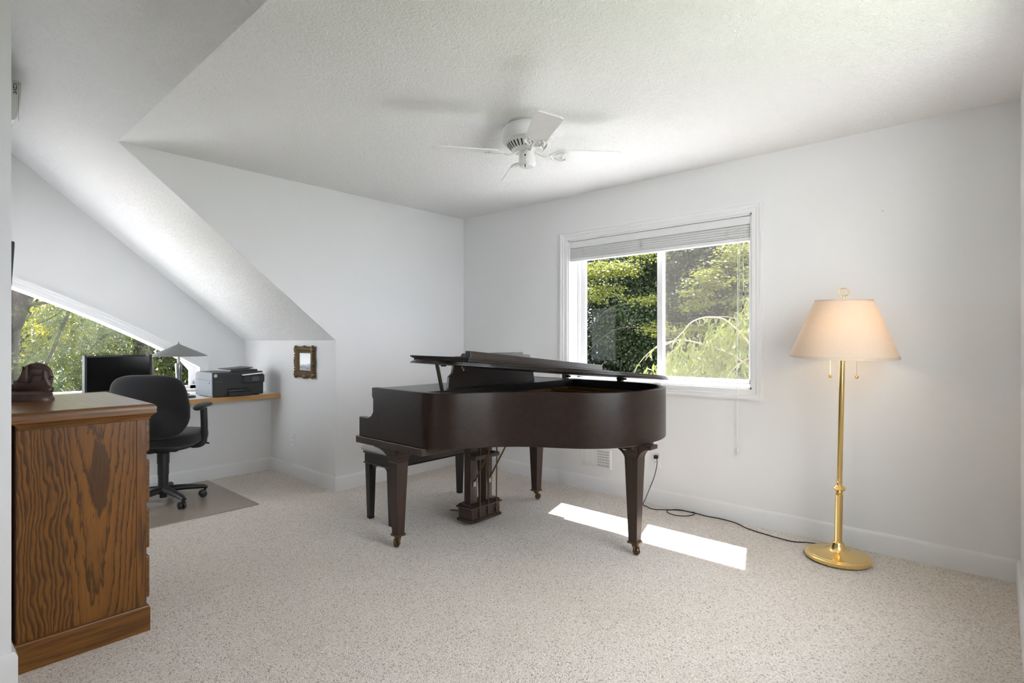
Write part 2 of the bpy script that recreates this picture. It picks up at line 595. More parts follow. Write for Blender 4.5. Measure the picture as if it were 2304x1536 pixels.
b = MB().box(XL - .15, XL, 2.6, LY0, 0, 3.1).box(XL - .15, XL, LY1, 5.95, 0, 3.1).box(XL - .15, XL, LY0, LY1, 0, LZ0).box(XL - .15, XL, LY0, LY1, LZ1, 3.1)
skind(b.build('wall_left', M['wall']))
w = structure('added_window_7')  # unseen window, added to bring fill light into the alcove
f = MB().box(XL - .13, XL - .07, LY0, LY0 + .05, LZ0, LZ1).box(XL - .13, XL - .07, LY1 - .05, LY1, LZ0, LZ1).box(XL - .13, XL - .07, LY0, LY1, LZ0, LZ0 + .05).box(XL - .13, XL - .07, LY0, LY1, LZ1 - .05, LZ1)
f.build('window_frame', M['vinylw'], w)
MB().box(XL - .103, XL - .097, LY0 + .04, LY1 - .04, LZ0 + .04, LZ1 - .04).build('pane', M['glass'], w)
NX0, NX1, NZ0, NZ1 = 1.12, 2.75, .80, 2.28
b = MB().box(.95, NX0, -.234, -.084, 0, 2.6).box(NX1, XB + .2, -.234, -.084, 0, 2.6).box(NX0, NX1, -.234, -.084, 0, NZ0).box(NX0, NX1, -.234, -.084, NZ1, 2.6)
skind(b.build('wall_near', M['wall']))
w = structure('added_window_6')  # added window out of view, main fill light for the room
f = MB()
for x in (NX0, (NX0 + NX1) / 2 - .025, NX1 - .05):
    f.box(x, x + .05, -.20, -.14, NZ0, NZ1)
f.box(NX0, NX1, -.20, -.14, NZ0, NZ0 + .05).box(NX0, NX1, -.20, -.14, NZ1 - .05, NZ1)
f.build('window_frame', M['vinylw'], w)
MB().box(NX0 + .04, NX1 - .04, -.173, -.167, NZ0 + .04, NZ1 - .04).build('pane', M['glass'], w)
skind(MB().box(XS, XB + .2, -.35, YA + .1, ZC, ZC + .15).build('ceiling', M['ceil']))
b = MB()
x0 = -0.35
for xa, xb, y0, y1 in ((x0, XS, -3.0, YA + .02), (x0, XK + .06, YA + .02, 5.95)):
    b.prism([(xa, zslope(xa)), (xb, zslope(xb)), (xb, zslope(xb) + .2), (xa, zslope(xa) + .2)], 'y', y0, y1)
skind(b.build('ceiling_slope', M['ceil']))
skind(MB().box(XL, XK, 5.15, YK + .05, 0, .6915).build('wall_below_desk', M['wall']))


# arched dormer window
def zout(x):
    return 1.9336 - .3235 * x - .0745 * x * x


AX0, AX1, AZ0 = 0.36, 1.911, 0.735


def zin(x):
    return zout(x) - .074


xs = [AX0 + (AX1 - AX0) * i / 24 for i in range(25)]
b = MB()
for xa, xb in zip(xs[:-1], xs[1:]):
    b.prism([(xa, zin(xa)), (xb, zin(xb)), (xb, 3.2), (xa, 3.2)], 'y', YK, YK + .19)
b.box(XL - .1, AX0, YK, YK + .19, .6, 3.2).box(AX1, XK + .1, YK, YK + .19, .6, 3.2).box(AX0, AX1, YK, YK + .19, .6, AZ0)
skind(b.build('wall_gable', M['wall']))

# hall behind and beside the camera: unseen window added for fill daylight
b = MB()
b.box(-2.95, -2.8, -3.0, 4.5, 0, 1.15).box(-2.95, -2.8, -3.0, 4.5, 2.05, 3.2).box(-2.95, -2.8, -3.0, .8, 1.15, 2.05).box(-2.95, -2.8, 1.5, 4.5, 1.15, 2.05)
skind(b.build('wall_hall_left', M['wall']))
b = MB().box(-2.95, 1.1, -3.15, -3.0, 0, 3.2)
skind(b.build('wall_hall_back', M['wall']))
skind(MB().box(-2.95, .10, 4.35, 4.5, 0, 3.2).build('wall_hall_far', M['wall']))
skind(MB().box(.95, 1.1, -3.0, -.234, 0, 2.6).build('wall_hall_right', M['wall']))
skind(MB().box(-2.95, .0, -3.15, 4.5, 3.1, 3.25).build('ceiling_hall', M['ceil']))
for nm, horiz in (('added_window_3', False),):
    w = structure(nm)
    f, g = MB(), MB()
    if not horiz:
        for y in (.8, 1.44):
            f.box(-2.90, -2.84, y, y + .06, 1.15, 2.05)
        f.box(-2.9, -2.84, .8, 1.5, 1.15, 1.21).box(-2.9, -2.84, .8, 1.5, 1.99, 2.05)
        g.box(-2.873, -2.867, .86, 1.44, 1.21, 1.99)
    else:
        for x in (-1.6, -.93, -.26):
            f.box(x, x + .06, -3.10, -3.04, .85, 2.25)
        f.box(-1.6, -.2, -3.1, -3.04, .85, .91).box(-1.6, -.2, -3.1, -3.04, 2.19, 2.25)
        g.box(-1.54, -.26, -3.073, -3.067, .91, 2.19)
    f.build('window_frame', M['vinylw'], w)
    g.build('pane', M['glass'], w)

# baseboards
BH = .117


def baseboard(name, pts, closed=False):
    prof = [(0, 0), (.016, 0), (.016, BH - .018), (.011, BH - .006), (.006, BH), (0, BH)]
    v, f = sweep(pts, [(o, h) for o, h in prof], lambda p, h: (p[0], p[1], h), closed)
    skind(MB().add(v, f).build(name, M['base'], smooth=30))


baseboard('baseboard_right', [(XB, -.084), (XB, YA)])
baseboard('baseboard_back', [(XB, YA), (XK, YA), (XK, 5.15), (XL, 5.15)])
baseboard('baseboard_near', [(0.96, -.084), (XB, -.084)])
baseboard('baseboard_left', [(XL - .15, 2.6), (XL, 2.6)][::-1] if False else [(XL, 5.1), (XL, 2.6), (XL - .15, 2.6)])


# ------------------------------------------------------------------ right window
def toB(p, h):           # plane of the right wall: p = (Y, Z), h out into the room
    return (XB - h, p[0], p[1])


w1 = structure('window_1', (XB, 1.96, 1.48))
casing_prof = [(0, 0), (0, .010), (.010, .013), (.028, .013), (.034, .019), (.050, .019), (.056, .024), (.068, .024), (.070, 0)]
path = [(WY0, WZ0), (WY1, WZ0), (WY1, WZ1), (WY0, WZ1)]
v, f = sweep(path, [(-o, h) for o, h in casing_prof], toB, True)
MB().add(v, f).build('casing', M['trim'], w1, smooth=25)
b = MB()
b.box(XB, XB + .2, WY0, WY0 + .012, WZ0, WZ1).box(XB, XB + .2, WY1 - .012, WY1, WZ0, WZ1).box(XB, XB + .2, WY0, WY1, WZ1 - .012, WZ1).box(XB, XB + .2, WY0, WY1, WZ0, WZ0 + .012)
b.build('jamb', M['trim'], w1)
b = MB()
XF = XB + .125                     # frame plane
b.box(XF, XF + .07, WY0 + .012, 1.252, WZ0 + .012, WZ1 - .012).box(XF, XF + .07, 2.665, WY1 - .012, WZ0 + .012, WZ1 - .012)
b.box(XF, XF + .07, WY0 + .012, WY1 - .012, WZ0 + .012, .918).box(XF, XF + .07, WY0 + .012, WY1 - .012, 2.025, WZ1 - .012)
b.build('window_frame', M['vinylw'], w1, bevel=.003)


def sash(y0, y1, x, fw, name):
    b = MB()
    b.box(x, x + .028, y0, y0 + fw, .918, 2.03).box(x, x + .028, y1 - fw, y1, .918, 2.03)
    b.box(x, x + .028, y0, y1, .918, .918 + .028).box(x, x + .028, y0, y1, 2.0, 2.03)
    s = b.build(name, M['vinylw'], w1, bevel=.003)
    MB().box(x + .012, x + .016, y0 + fw - .004, y1 - fw + .004, .942, 2.004).build('pane', M['tinted'], s)
    return s


sash(1.915, 2.668, XF + .012, .046, 'sash')
sash(1.25, 1.955, XF + .042, .036, 'sash')
sc_ = MB()
sc_.box(XF + .083, XF + .09, 1.252, 1.272, .90, 2.03).box(XF + .083, XF + .09, 1.93, 1.95, .90, 2.03).box(XF + .083, XF + .09, 1.252, 1.95, .90, .92).box(XF + .083, XF + .09, 1.252, 1.95, 2.01, 2.03)
scr = sc_.build('screen_frame', M['vinylw'], w1)
MB().add([(XF + .086, 1.268, .918), (XF + .086, 1.934, .918), (XF + .086, 1.934, 2.012), (XF + .086, 1.268, 2.012)], [(0, 1, 2, 3)]).build('insect_screen', M['screen'], scr, recalc=False)

# blind, drawn up
bl = thing('window_blind', 'white horizontal slat blind drawn up to the top of the right window', 'blind', (XB + .04, 1.96, 2.0))
y0, y1 = WY0 + .0128, WY1 - .0128
b = MB().box(XB + .008, XB + .05, y0, y1, 1.995, 2.046)
b.box(XB + .004, XB + .012, y0, y1, 1.992, 2.0).build('valance', M['vinylw'], bl, bevel=.002)
b = MB()
for i in range(14):
    z = 1.912 + i * .0056
    b.add([(XB + .016 + .004 * math.sin(i * 2.1), y0 + .006 + .003 * math.sin(i * 1.7), z), (XB + .058, y0 + .006, z + .002), (XB + .058, y1 - .008, z + .002), (XB + .016 + .004 * math.sin(i * 2.1 + 1), y1 - .008 + .003 * math.cos(i), z),
           (XB + .016 + .004 * math.sin(i * 2.1), y0 + .006, z + .0046), (XB + .058, y0 + .006, z + .0066), (XB + .058, y1 - .008, z + .0066), (XB + .016 + .004 * math.sin(i * 2.1 + 1), y1 - .008, z + .0046)],
          [(0, 1, 2, 3), (4, 7, 6, 5), (0, 4, 5, 1), (1, 5, 6, 2), (2, 6, 7, 3), (3, 7, 4, 0)])
b.build('slat_stack', M['slat'], bl)
MB().box(XB + .012, XB + .06, y0 + .002, y1 - .004, 1.882, 1.908).build('bottom_rail', M['vinylw'], bl, bevel=.004)
for y in (2.56, 2.02, 1.38):
    b = MB()
    for k in range(6):
        z = 1.915 + k * .013
        b.tube([(XB + .012, y - .014, z), (XB + .006, y - .004, z + .006), (XB + .008, y + .008, z + .001), (XB + .012, y + .014, z + .008)], .0016, 5)
    b.tube([(XB + .009, y + .002, 1.995), (XB + .009, y, 1.90)], .0016, 5)
    b.build('ladder_cord', M['cordwhite'], bl)
wand = MB().tube([on_x(1661, 512, XB - .004), on_x(1659, 690, XB - .002), on_x(1657.5, 770, XB - .004), on_x(1657, 880, XB - .028), on_x(1659, 1004, XB - .03)], .0016, 6)
wand.tube([on_x(1666, 512, XB - .004), on_x(1661.5, 690, XB - .002), on_x(1660, 780, XB - .004), on_x(1659.5, 880, XB - .028), on_x(1661, 1004, XB - .03)], .0013, 6)
lc = wand.build('lift_cord', M['cordwhite'], bl, smooth=60)
p = on_x(1660, 1014, XB - .03)
MB().lathe([(0, .022), (.005, .02), (.007, .0), (.008, -.018), (.006, -.024), (0, -.025)], p, 12).build('tassel', M['vinylw'], lc, smooth=50)
cd = MB().tube([on_x(1672, 506, XB - .002), on_x(1672.5, 655, XB), on_x(1671.5, 690, XB)], .0013, 6).build('tilt_cord', M['cordwhite'], bl, smooth=60)
for px, py in ((1673, 660), (1671.5, 690)):
    MB().lathe([(0, .017), (.0045, .014), (.0075, -.002), (.006, -.014), (0, -.017)], on_x(px, py, XB), 12).build('tassel', M['tassel'], cd, smooth=50)

# ------------------------------------------------------------------ arched window
w2 = structure('window_2', (1.2, YK, 1.0))


def toA(p, h):
    return (p[0], YK - h, p[1])


path = [(AX0, AZ0 - .02)] + [(x, zin(x)) for x in xs] + [(AX1, AZ0 - .02)]
path = [(AX0, zin(AX0))] + [(x, zin(x)) for x in xs[1:]] + [(AX1, AZ0)]
v, f = sweep(path, [(o, h) for o, h in casing_prof], toA, False)
MB().add(v, f).build('casing', M['trim'], w2, smooth=25)
b = MB()                                             # jamb liner and frame
v, f = sweep(path, [(.002, .006), (.002, -.19), (-.012, -.19), (-.012, .006), (.002, .006)], toA, False)
b.add(v, f)
b.box(AX0, AX1, YK - .015, YK + .19, AZ0 - .01, AZ0 + .02)
b.build('jamb', M['trim'], w2, smooth=30)
fr = [(AX0, zin(AX0) - .004)] + [(x, zin(x) - .006) for x in xs[1:-2]] + [(1.80, zin(1.80) - .02), (1.862, .935), (1.862, AZ0 + .02)]
v, f = sweep(fr, [(.05, -.10), (-.012, -.10), (-.016, -.104), (-.016, -.14), (.05, -.14)], toA, False)
b = MB().add(v, f)
b.box(AX0, AX1, YK + .10, YK + .14, AZ0 + .015, .785)
fo = b.build('sash', M['vinylw'], w2, smooth=25)
g = MB()
gx = [AX0 + (1.86 - AX0) * i / 24 for i in range(25)]
poly = [(AX0, .77)] + [(1.85, .77), (1.85, .94), (1.80, zin(1.80) - .01)] + [(x, zin(x) - .004) for x in gx[::-1] if x < 1.78]
g.prism(poly, 'y', YK + .118, YK + .122)
g.build('pane', mat_glass('arched_glass', (.79, .795, .79)), fo)  # grey glass tint added to dim the trees beyond
MB().box(1.872, 1.88, YK + .085, YK + .10, .80, .83).build('latch', M['steel'], w2)

# ------------------------------------------------------------------ built-in desk
dk = thing('built_in_desk', 'long white desktop with oak front edge built in under the arched window', 'desk', (1.3, 5.3, .69))
MB().box(XL + .002, XK - .002, 4.968, YK + .002, .692, .733).build('desktop', M['laminate'], dk)
MB().box(XL + .002, XK - .002, 4.95, 4.968, .692, .733).build('edge_band', M['edgewood'], dk, bevel=.002)

# monitor
mo = thing('computer_monitor', 'black flat computer monitor standing on the desk before the arched window', 'monitor', (1.156, 5.32, .733))
ca = math.atan2(.08, .464)
Mm = Matrix.Translation((1.156, 5.30, 0)) @ Matrix.Rotation(ca, 4, 'Z')
MB(Mm).box(-.236, .236, .004, .05, .80, 1.100).build('housing', M['blackplastic'], mo, bevel=.006)
b = MB(Mm)
b.box(-.238, -.222, -.008, .01, .798, 1.102).box(.222, .238, -.008, .01, .798, 1.102).box(-.238, .238, -.008, .01, 1.086, 1.102).box(-.238, .238, -.008, .01, .798, .82)
bz = b.build('bezel', M['blackplastic'], mo, bevel=.002)
MB(Mm).box(-.223, .223, -.002, .006, .819, 1.087).build('screen', M['screenblack'], mo)
MB(Mm).box(.190, .216, -.0086, -.0078, 1.0925, 1.0965).build('logo', M['whiteplate'], bz)
MB(Mm).box(-.03, .03, .05, .075, .745, .92).build('neck', M['blackplastic'], mo, bevel=.005)
MB(Mm).lathe([(0, 0), (.125, 0), (.125, .006), (.11, .012), (0, .014)], (0, .06, .733), 32, sy=.75).build('foot_plate', M['blackplastic'], mo, smooth=40)

# desk lamp with a wide cone shade
dp = on_y(402, 800, 5.46)
dl = thing('desk_lamp', 'grey table lamp with a wide shallow cone shade on the desk', 'lamp', (dp.x, dp.y, .733))
MB().lathe([(0, 0), (.085, 0), (.085, .008), (.075, .014), (.02, .02), (0, .02)], (dp.x, dp.y, .733), 32).build('base', M['greymetal'], dl, smooth=40)
MB().lathe([(0, .015), (.016, .015), (.019, .08), (.026, .22), (.030, .27), (.026, .285), (0, .285)], (dp.x, dp.y, .733), 28).build('stem', M['steel'], dl, smooth=40)
MB().lathe([(0, .28), (.012, .28), (.012, .44), (0, .44)], (dp.x, dp.y, .733), 14).build('socket', M['cordwhite'], dl, smooth=40)
sh = MB().lathe([(.012, .452), (.06, .430), (.15, .388), (.222, .353), (.226, .350), (.226, .347), (.15, .382), (.06, .424), (.012, .444)], (dp.x, dp.y, .733), 48).build('lamp_shade', M['greymetal'], dl, smooth=50)
MB().lathe([(0, .44), (.012, .443), (.013, .455), (.005, .462), (.003, .475), (0, .476)], (dp.x, dp.y, .733), 14).build('finial', M['greymetal'], dl, smooth=50)
# small dark box by the lamp foot
p = on_y(429, 886, 5.12)
tag(MB().box(p.x - .03, p.x + .03, p.y - .035, p.y + .035, .733, .752).build('stapler_box', M['blackplastic'], None, bevel=.004), 'small flat black gadget lying on the desk left of the printer', 'gadget').name = 'desk_gadget'

# printer
pr = thing('printer', 'charcoal multifunction inkjet printer at the right end of the desk', 'printer', (1.95, 5.15, .733))
X0, X1, Y0, Y1 = 1.735, 2.165, 4.962, 5.36
b = MB().prism([(Y0, .740), (Y1, .740), (Y1, .925), (Y1 - .03, .945), (Y0 + .02, .945), (Y0, .93)], 'x', X0 + .006, X1)
b.build('body', M['printer'], pr, bevel=.006)
b = MB().prism([(Y0 + .006, .738), (Y1, .738), (Y1, .926), (Y1 - .03, .946), (Y0 + .03, .946), (Y0 + .010, .934)], 'x', X0, X0 + .008)
sd = b.build('side_panel', M['printerside'], pr, bevel=.003)
MB().box(X0 - .0008, X0 + .001, Y0 + .01, Y1 - .002, .8765, .8785).build('seam', M['dark_slot'], sd)
MB().box(X0 - .001, X0 + .001, Y0 + .06, Y0 + .075, .850, .862).build('port', M['dark_slot'], sd)
b = MB().box(X0 + .16, X1 - .04, Y0 + .03, Y1 - .03, .945, .962)
b.prism([(X0 + .18, .962), (X1 - .10, .962), (X1 - .045, .975), (X1 - .05, .979), (X0 + .30, .972), (X0 + .18, .966)], 'y', Y0 + .10, Y1 - .03)
b.build('document_feeder', M['printer'], pr, bevel=.004)
b = MB()
pv = [(X0 + .23, Y0 - .03, .912), (X1 + .014, Y0 - .03, .926), (X1 - .03, Y0 + .19, .958), (X0 + .33, Y0 + .19, .950)]
b.add(pv + [(x, y, z + .003) for x, y, z in pv], [(3, 2, 1, 0), (4, 5, 6, 7), (0, 1, 5, 4), (1, 2, 6, 5), (2, 3, 7, 6), (3, 0, 4, 7)])
b.build('paper_sheet', M['paper'], pr)
b = MB().box(X0 + .245, X1 - .002, Y0 - .032, Y0 + .01, .846, .914)
cp = b.build('control_panel', M['printer'], pr, bevel=.008)
MB().box(X0 + .315, X0 + .375, Y0 - .0335, Y0 - .031, .862, .898).build('display', M['lcd'], cp)
b = MB().box(X0 + .12, X0 + .305, Y0 - .055, Y0 + .02, .738, .775)
tr = b.build('paper_tray', M['blackplastic'], pr, bevel=.005)
MB().box(X0 + .175, X0 + .24, Y0 - .0565, Y0 - .053, .738, .752).build('tray_grip', M['dark_slot'], tr)
MB().box(X0 + .12, X0 + .30, Y0 - .002, Y0 + .01, .785, .806).build('output_slot', M['dark_slot'], pr)
MB().box(X0 + .13, X0 + .245, Y0 - .03, Y0 + .01, .7835, .7865).build('output_tray', M['printerside'], pr)
MB().box(X0 + .022, X0 + .085, Y0 - .0008, Y0 + .001, .8655, .8668).build('model_line', M['printerside'], pr)
for z in (.80, .82, .835):
    b = MB().lathe([(0, 0), (.006, 0), (.006, .0015), (0, .0015)], (X0 + .022, Y0 - .0005, z), 12, axis=(0, -1, 0))
    b.build('button', M['blackplastic'], pr)
b = MB().lathe([(0, 0), (.007, 0), (.007, .0015), (0, .0015)], (X0 + .035, Y0 - .0005, .762), 12, axis=(0, -1, 0))
b.build('button', M['blackplastic'], pr)
lg = MB().lathe([(0, 0), (.0135, 0), (.0135, .0012), (0, .0012)], (X0 + .026, Y0 - .0002, .918), 24, axis=(0, -1, 0)).build('logo', M['whiteplate'], pr)
cu = bpy.data.curves.new('logo_letters', 'FONT'); cu.body = 'hp'; cu.size = .018; cu.shear = .3; cu.align_x = 'CENTER'; cu.align_y = 'CENTER'; cu.extrude = .0002
cu.materials.append(M['label'])
tmp = bpy.data.objects.new('tmp_text', cu); COL.objects.link(tmp)
bpy.context.view_layer.update()
lme = bpy.data.meshes.new_from_object(tmp.evaluated_get(bpy.context.evaluated_depsgraph_get()))
bpy.data.objects.remove(tmp)
lme.name = 'logo_letters'
if not lme.materials: lme.materials.append(M['label'])
lo = bpy.data.objects.new('logo_letters', lme); COL.objects.link(lo); lo.parent = lg
lo.location = Vector((X0 + .026, Y0 - .0018, .919)) - WL[pr.name]; lo.rotation_euler = (PI / 2, 0, 0)
for x in (X0 + .03, X1 - .04):
    for y in (Y0 + .04, Y1 - .04):
        MB().box(x - .012, x + .012, y - .012, y + .012, .7335, .741).build('rubber_foot', M['blackplastic'], pr)

# ------------------------------------------------------------------ chair mat and office chair
tag(MB().box(.56, 1.755, 4.09, 5.12, .001, .006).build('chair_mat', M['matvinyl'], None, bevel=.002), 'tan vinyl floor mat under the office chair', 'floor mat')
MT = .006
cx, cy = 1.283, 4.64
oc = thing('office_chair', 'black upholstered swivel office chair on castors at the desk', 'chair', (cx, cy, MT))
fwd = Vector((.643, .766, 0)); rgt = Vector((.766, -.643, 0))
Mc = Matrix(((rgt.x, fwd.x, 0, cx), (rgt.y, fwd.y, 0, cy), (0, 0, 1, 0), (0, 0, 0, 1)))     # x right, y forward
b = MB(Mc)
b.sell((0, .05, .488), .255, .250, .058, .55, .62, 48, 20)
b.build('seat', M['blackfab'], oc, smooth=60)
MB(Mc).sell((0, .03, .437), .21, .20, .022, .4, .6, 40, 10).build('seat_pan', M['blackplastic'], oc, smooth=60)
# backrest: a wide padded shell, taller than deep, slightly curved
v, f = [], []
nu, nv = 44, 22
for j in range(nv + 1):
    p_ = -PI / 2 + PI * j / nv
    for i in range(nu):
        q = 2 * PI * i / nu
        cp_, sp_ = math.cos(p_), math.sin(p_)
        def se(w, e): return math.copysign(abs(w) ** e, w)
        xx = se(math.cos(q), .52) * abs(cp_) ** .5
        zz = se(math.sin(q), .52) * abs(cp_) ** .5
        yy = se(sp_, .8)
        wdt = .253 * (1 - .10 * max(0, -zz) ** 2)
        x_, z_ = xx * wdt, zz * .232
        y_ = yy * .048 + .30 * x_ * x_ - .10 * z_ - .225 + .05 * math.exp(-((z_ + .05) / .12) ** 2)
        v.append((x_, y_, z_ + .745))
for j in range(nv):
    for i in range(nu):
        f.append((j * nu + i, j * nu + (i + 1) % nu, (j + 1) * nu + (i + 1) % nu, (j + 1) * nu + i))
MB(Mc).add(v, f).build('backrest', M['blackfab'], oc, smooth=60)
b = MB(Mc).tube(spline([(0, .02, .425), (0, -.16, .42), (0, -.24, .45), (0, -.255, .56), (0, -.25, .68)], 6), .022, 8, flat=.6)
b.build('back_bar', M['blackplastic'], oc, smooth=50)
for s in (-1, 1):
    b = MB(Mc)
    pts = [(s * .18, .04, .432), (s * .235, .045, .436), (s * .262, .05, .47), (s * .268, .045, .58), (s * .265, .04, .708)]
    b.tube(spline(pts, 6), [.021] * 12 + [.019] * 13, 10, flat=1.3)
    ar = b.build('armrest', M['blackplastic'], oc, smooth=50)
    b = MB(Mc)
    pd = spline([(s * .272, -.105, .712), (s * .268, -.03, .726), (s * .264, .06, .732), (s * .252, .14, .726), (s * .236, .18, .708)], 6)
    b.tube(pd, [.012, .024, .032, .036, .038, .040, .041] + [.041] * 10 + [.040, .038, .035, .031, .026, .020, .014, .008], 12, flat=.5)
    b.build('arm_pad', M['blackfab'], ar, smooth=60)
b = MB()
b.lathe([(0, .045), (.024, .045), (.024, .115), (.034, .115), (.034, .215), (.037, .215), (.037, .30), (.0405, .30), (.0405, .378), (.018, .382), (.018, .43), (0, .43)], (cx, cy, MT), 24)
b.build('gas_column', M['blackplastic'], oc, smooth=35)
MB(Mc).box(-.07, .07, -.09, .10, .395, .435).box(.05, .105, -.03, .02, .39, .43).build('tilt_mechanism', M['blackplastic'], oc, bevel=.008)
MB(Mc).tube([(.08, .10, .425), (.20, .11, .427), (.24, .115, .432), (.275, .12, .424)], [.006, .006, .009, .006], 8).build('lever', M['blackplastic'], oc, smooth=50)
b = MB()
b.lathe([(0, .075), (.045, .078), (.05, .10), (.04, .125), (0, .128)], (cx, cy, MT), 24)
b.build('base_hub', M['blackplastic'], oc, smooth=40)
for k in range(5):
    a = R(-80 + 72 * k)
    u = Vector((math.cos(a), math.sin(a), 0))
    c = Vector((cx, cy, MT))
    b = MB().tube([c + u * .03 + Vector((0, 0, .105)), c + u * .15 + Vector((0, 0, .098)), c + u * .265 + Vector((0, 0, .082)), c + u * .29 + Vector((0, 0, .072))], [.034, .029, .022, .018], 8, flat=.75)
    lg_ = b.build('base_leg', M['blackplastic'], oc, smooth=45)
    side = Vector((-u.y, u.x, 0))
    q = c + u * .275
    ct = MB().tube([q + Vector((0, 0, .085)), q + Vector((0, 0, .04))], .009, 8)
    for s in (-1, 1):
        ct.lathe([(0, -.009), (.024, -.009), (.027, -.004), (.027, .006), (.02, .01), (0, .01)], q - u * .014 + side * s * .014 + Vector((0, 0, .027)), 20, axis=side * s)
    ct.tube([q - u * .014 + side * .014 + Vector((0, 0, .027)), q - u * .014 - side * .014 + Vector((0, 0, .027))], .008, 8)
    ct.build('caster', M['blackplastic'], lg_, smooth=40)

# ------------------------------------------------------------------ dresser with a bronze ship
DX0, DX1, DY0, DY1 = .268, .676, 2.668, 3.43
dr = thing('dresser', 'stained oak chest of drawers against the left wall', 'dresser', (DX0, DY0, 0))
MB().box(DX0, DX1, DY0 + .006, DY1, .09, .915).build('carcass', M['oakz'], dr)
MB().box(DX0 + .002, DX1 - .034, DY0, DY0 + .01, .095, .905).build('side_panel', M['oakside'], dr)
MB().box(DX1 - .036, DX1, DY0 - .003, DY0 + .01, .095, .91).build('stile', M['oakz'], dr, bevel=.002)
b = MB().prism([(DX0 - .012, .0), (DX1 + .012, 0), (DX1 + .012, .095), (DX1 + .006, .108), (DX0 - .012, .108)], 'y', DY0 - .014, DY1 + .01)
b.build('plinth', M['oak'], dr, bevel=.004)
v, f = sweep([(DX0 + .016, DY0), (DX1, DY0), (DX1, DY1), (DX0 + .016, DY1)][::-1], [(0, .885), (.010, .888), (.014, .90), (.022, .908), (.030, .915), (.030, .930), (.030, .94), (.024, .949), (.012, .952)], lambda p, h: (p[0], p[1], h), True)
MB().add(v, f).build('top_moulding', M['oak'], dr, smooth=40)
tv, tf = [], []
MB().prism([tuple(p) for p in [(DX0 - .012, DY0 - .016), (DX1 + .017, DY0 - .016), (DX1 + .017, DY1 + .016), (DX0 - .012, DY1 + .016)]], 'z', .915, .9525).build('top', M['oaktop'], dr)
for z0, z1 in ((.745, .895), (.530, .710), (.335, .505), (.125, .302)):
    d = MB().box(DX1, DX1 + .020, DY0 + .03, DY1 - .03, z0, z1).build('drawer', M['oaky'], dr, bevel=.006)
    for y in (DY0 + .2, DY1 - .2):
        MB().tube([(DX1 + .018, y - .04, (z0 + z1) / 2), (DX1 + .04, y - .03, (z0 + z1) / 2 - .01), (DX1 + .04, y + .03, (z0 + z1) / 2 - .01), (DX1 + .018, y + .04, (z0 + z1) / 2)], .005, 8).build('handle', M['oldbrass'], d, smooth=50)

# bronze sailing ship on the dresser
sp0 = Vector((.372, 3.17, .9525))
st = thing('ship_statue', 'dark bronze sailing ship bookend on top of the oak dresser', 'statue', sp0)
Ms = Matrix.Translation(sp0) @ Matrix.Rotation(R(-42), 4, 'Z')    # local x: along the ship, y: depth
b = MB(Ms).lathe([(0, 0), (.085, 0), (.086, .012), (.078, .022), (.080, .03), (.066, .042), (0, .046)], (0, 0, 0), 36, sy=.62)
b.build('base', M['bronze'], st, smooth=40)
b = MB(Ms)
hv, hf = [], []
for i in range(9):
    t_ = i / 8
    x = -.062 + .128 * t_
    wd = .030 * math.sin(PI * min(1, .18 + t_ * .82)) + .004
    top = .078 + .030 * (t_ - .45) ** 2 * 4 * .5
    for a, c_ in ((-1, top), (-.8, .055), (0, .034), (.8, .055), (1, top)):
        hv.append((x, a * wd, c_))
for i in range(8):
    for k in range(4):
        hf.append((i * 5 + k, i * 5 + k + 1, (i + 1) * 5 + k + 1, (i + 1) * 5 + k))
    hf.append((i * 5 + 4, i * 5, (i + 1) * 5, (i + 1) * 5 + 4))
hf += [(0, 1, 2, 3, 4), (44, 43, 42, 41, 40)]
b.add(hv, hf).build('hull', M['bronze'], st, smooth=45)
b = MB(Ms)
for k in range(7):
    a = R(20 + k * 24)
    b.sphere((.075 * math.cos(a) - .01, .012, .048 + .012 * math.sin(k * 2.2)), .018, 8)
b.build('wave', M['bronze'], st, smooth=60)


def sail(x0_, x1_, z0, z1, top_scale, lean, bulge):
    vv, ff = [], []
    n_, m_ = 8, 8
    for side in (0, 1):
        for j in range(m_ + 1):
            tz = j / m_
            sc2 = 1 + (top_scale - 1) * tz
            for i in range(n_ + 1):
                tx = i / n_
                x = (x0_ + x1_) / 2 + (tx - .5) * (x1_ - x0_) * sc2 + lean * tz
                y = -bulge * math.sin(PI * tx) * (0.4 + .6 * math.sin(PI * (tz * .8 + .1))) + (.006 if side else 0)
                vv.append((x, y, z0 + (z1 - z0) * tz))
    W_ = n_ + 1; H_ = (m_ + 1) * W_
    for j in range(m_):
        for i in range(n_):
            q0 = j * W_ + i
            ff.append((q0, q0 + 1, q0 + W_ + 1, q0 + W_)); ff.append((H_ + q0, H_ + q0 + W_, H_ + q0 + W_ + 1, H_ + q0 + 1))
    for i in range(n_):
        ff.append((i, H_ + i, H_ + i + 1, i + 1)); t0 = m_ * W_
        ff.append((t0 + i, t0 + i + 1, H_ + t0 + i + 1, H_ + t0 + i))
    for j in range(m_):
        ff.append((j * W_, (j + 1) * W_, H_ + (j + 1) * W_, H_ + j * W_)); e = n_
        ff.append((j * W_ + e, H_ + j * W_ + e, H_ + (j + 1) * W_ + e, (j + 1) * W_ + e))
    MB(Ms).add(vv, ff).build('sail', M['bronze'], st, smooth=50)


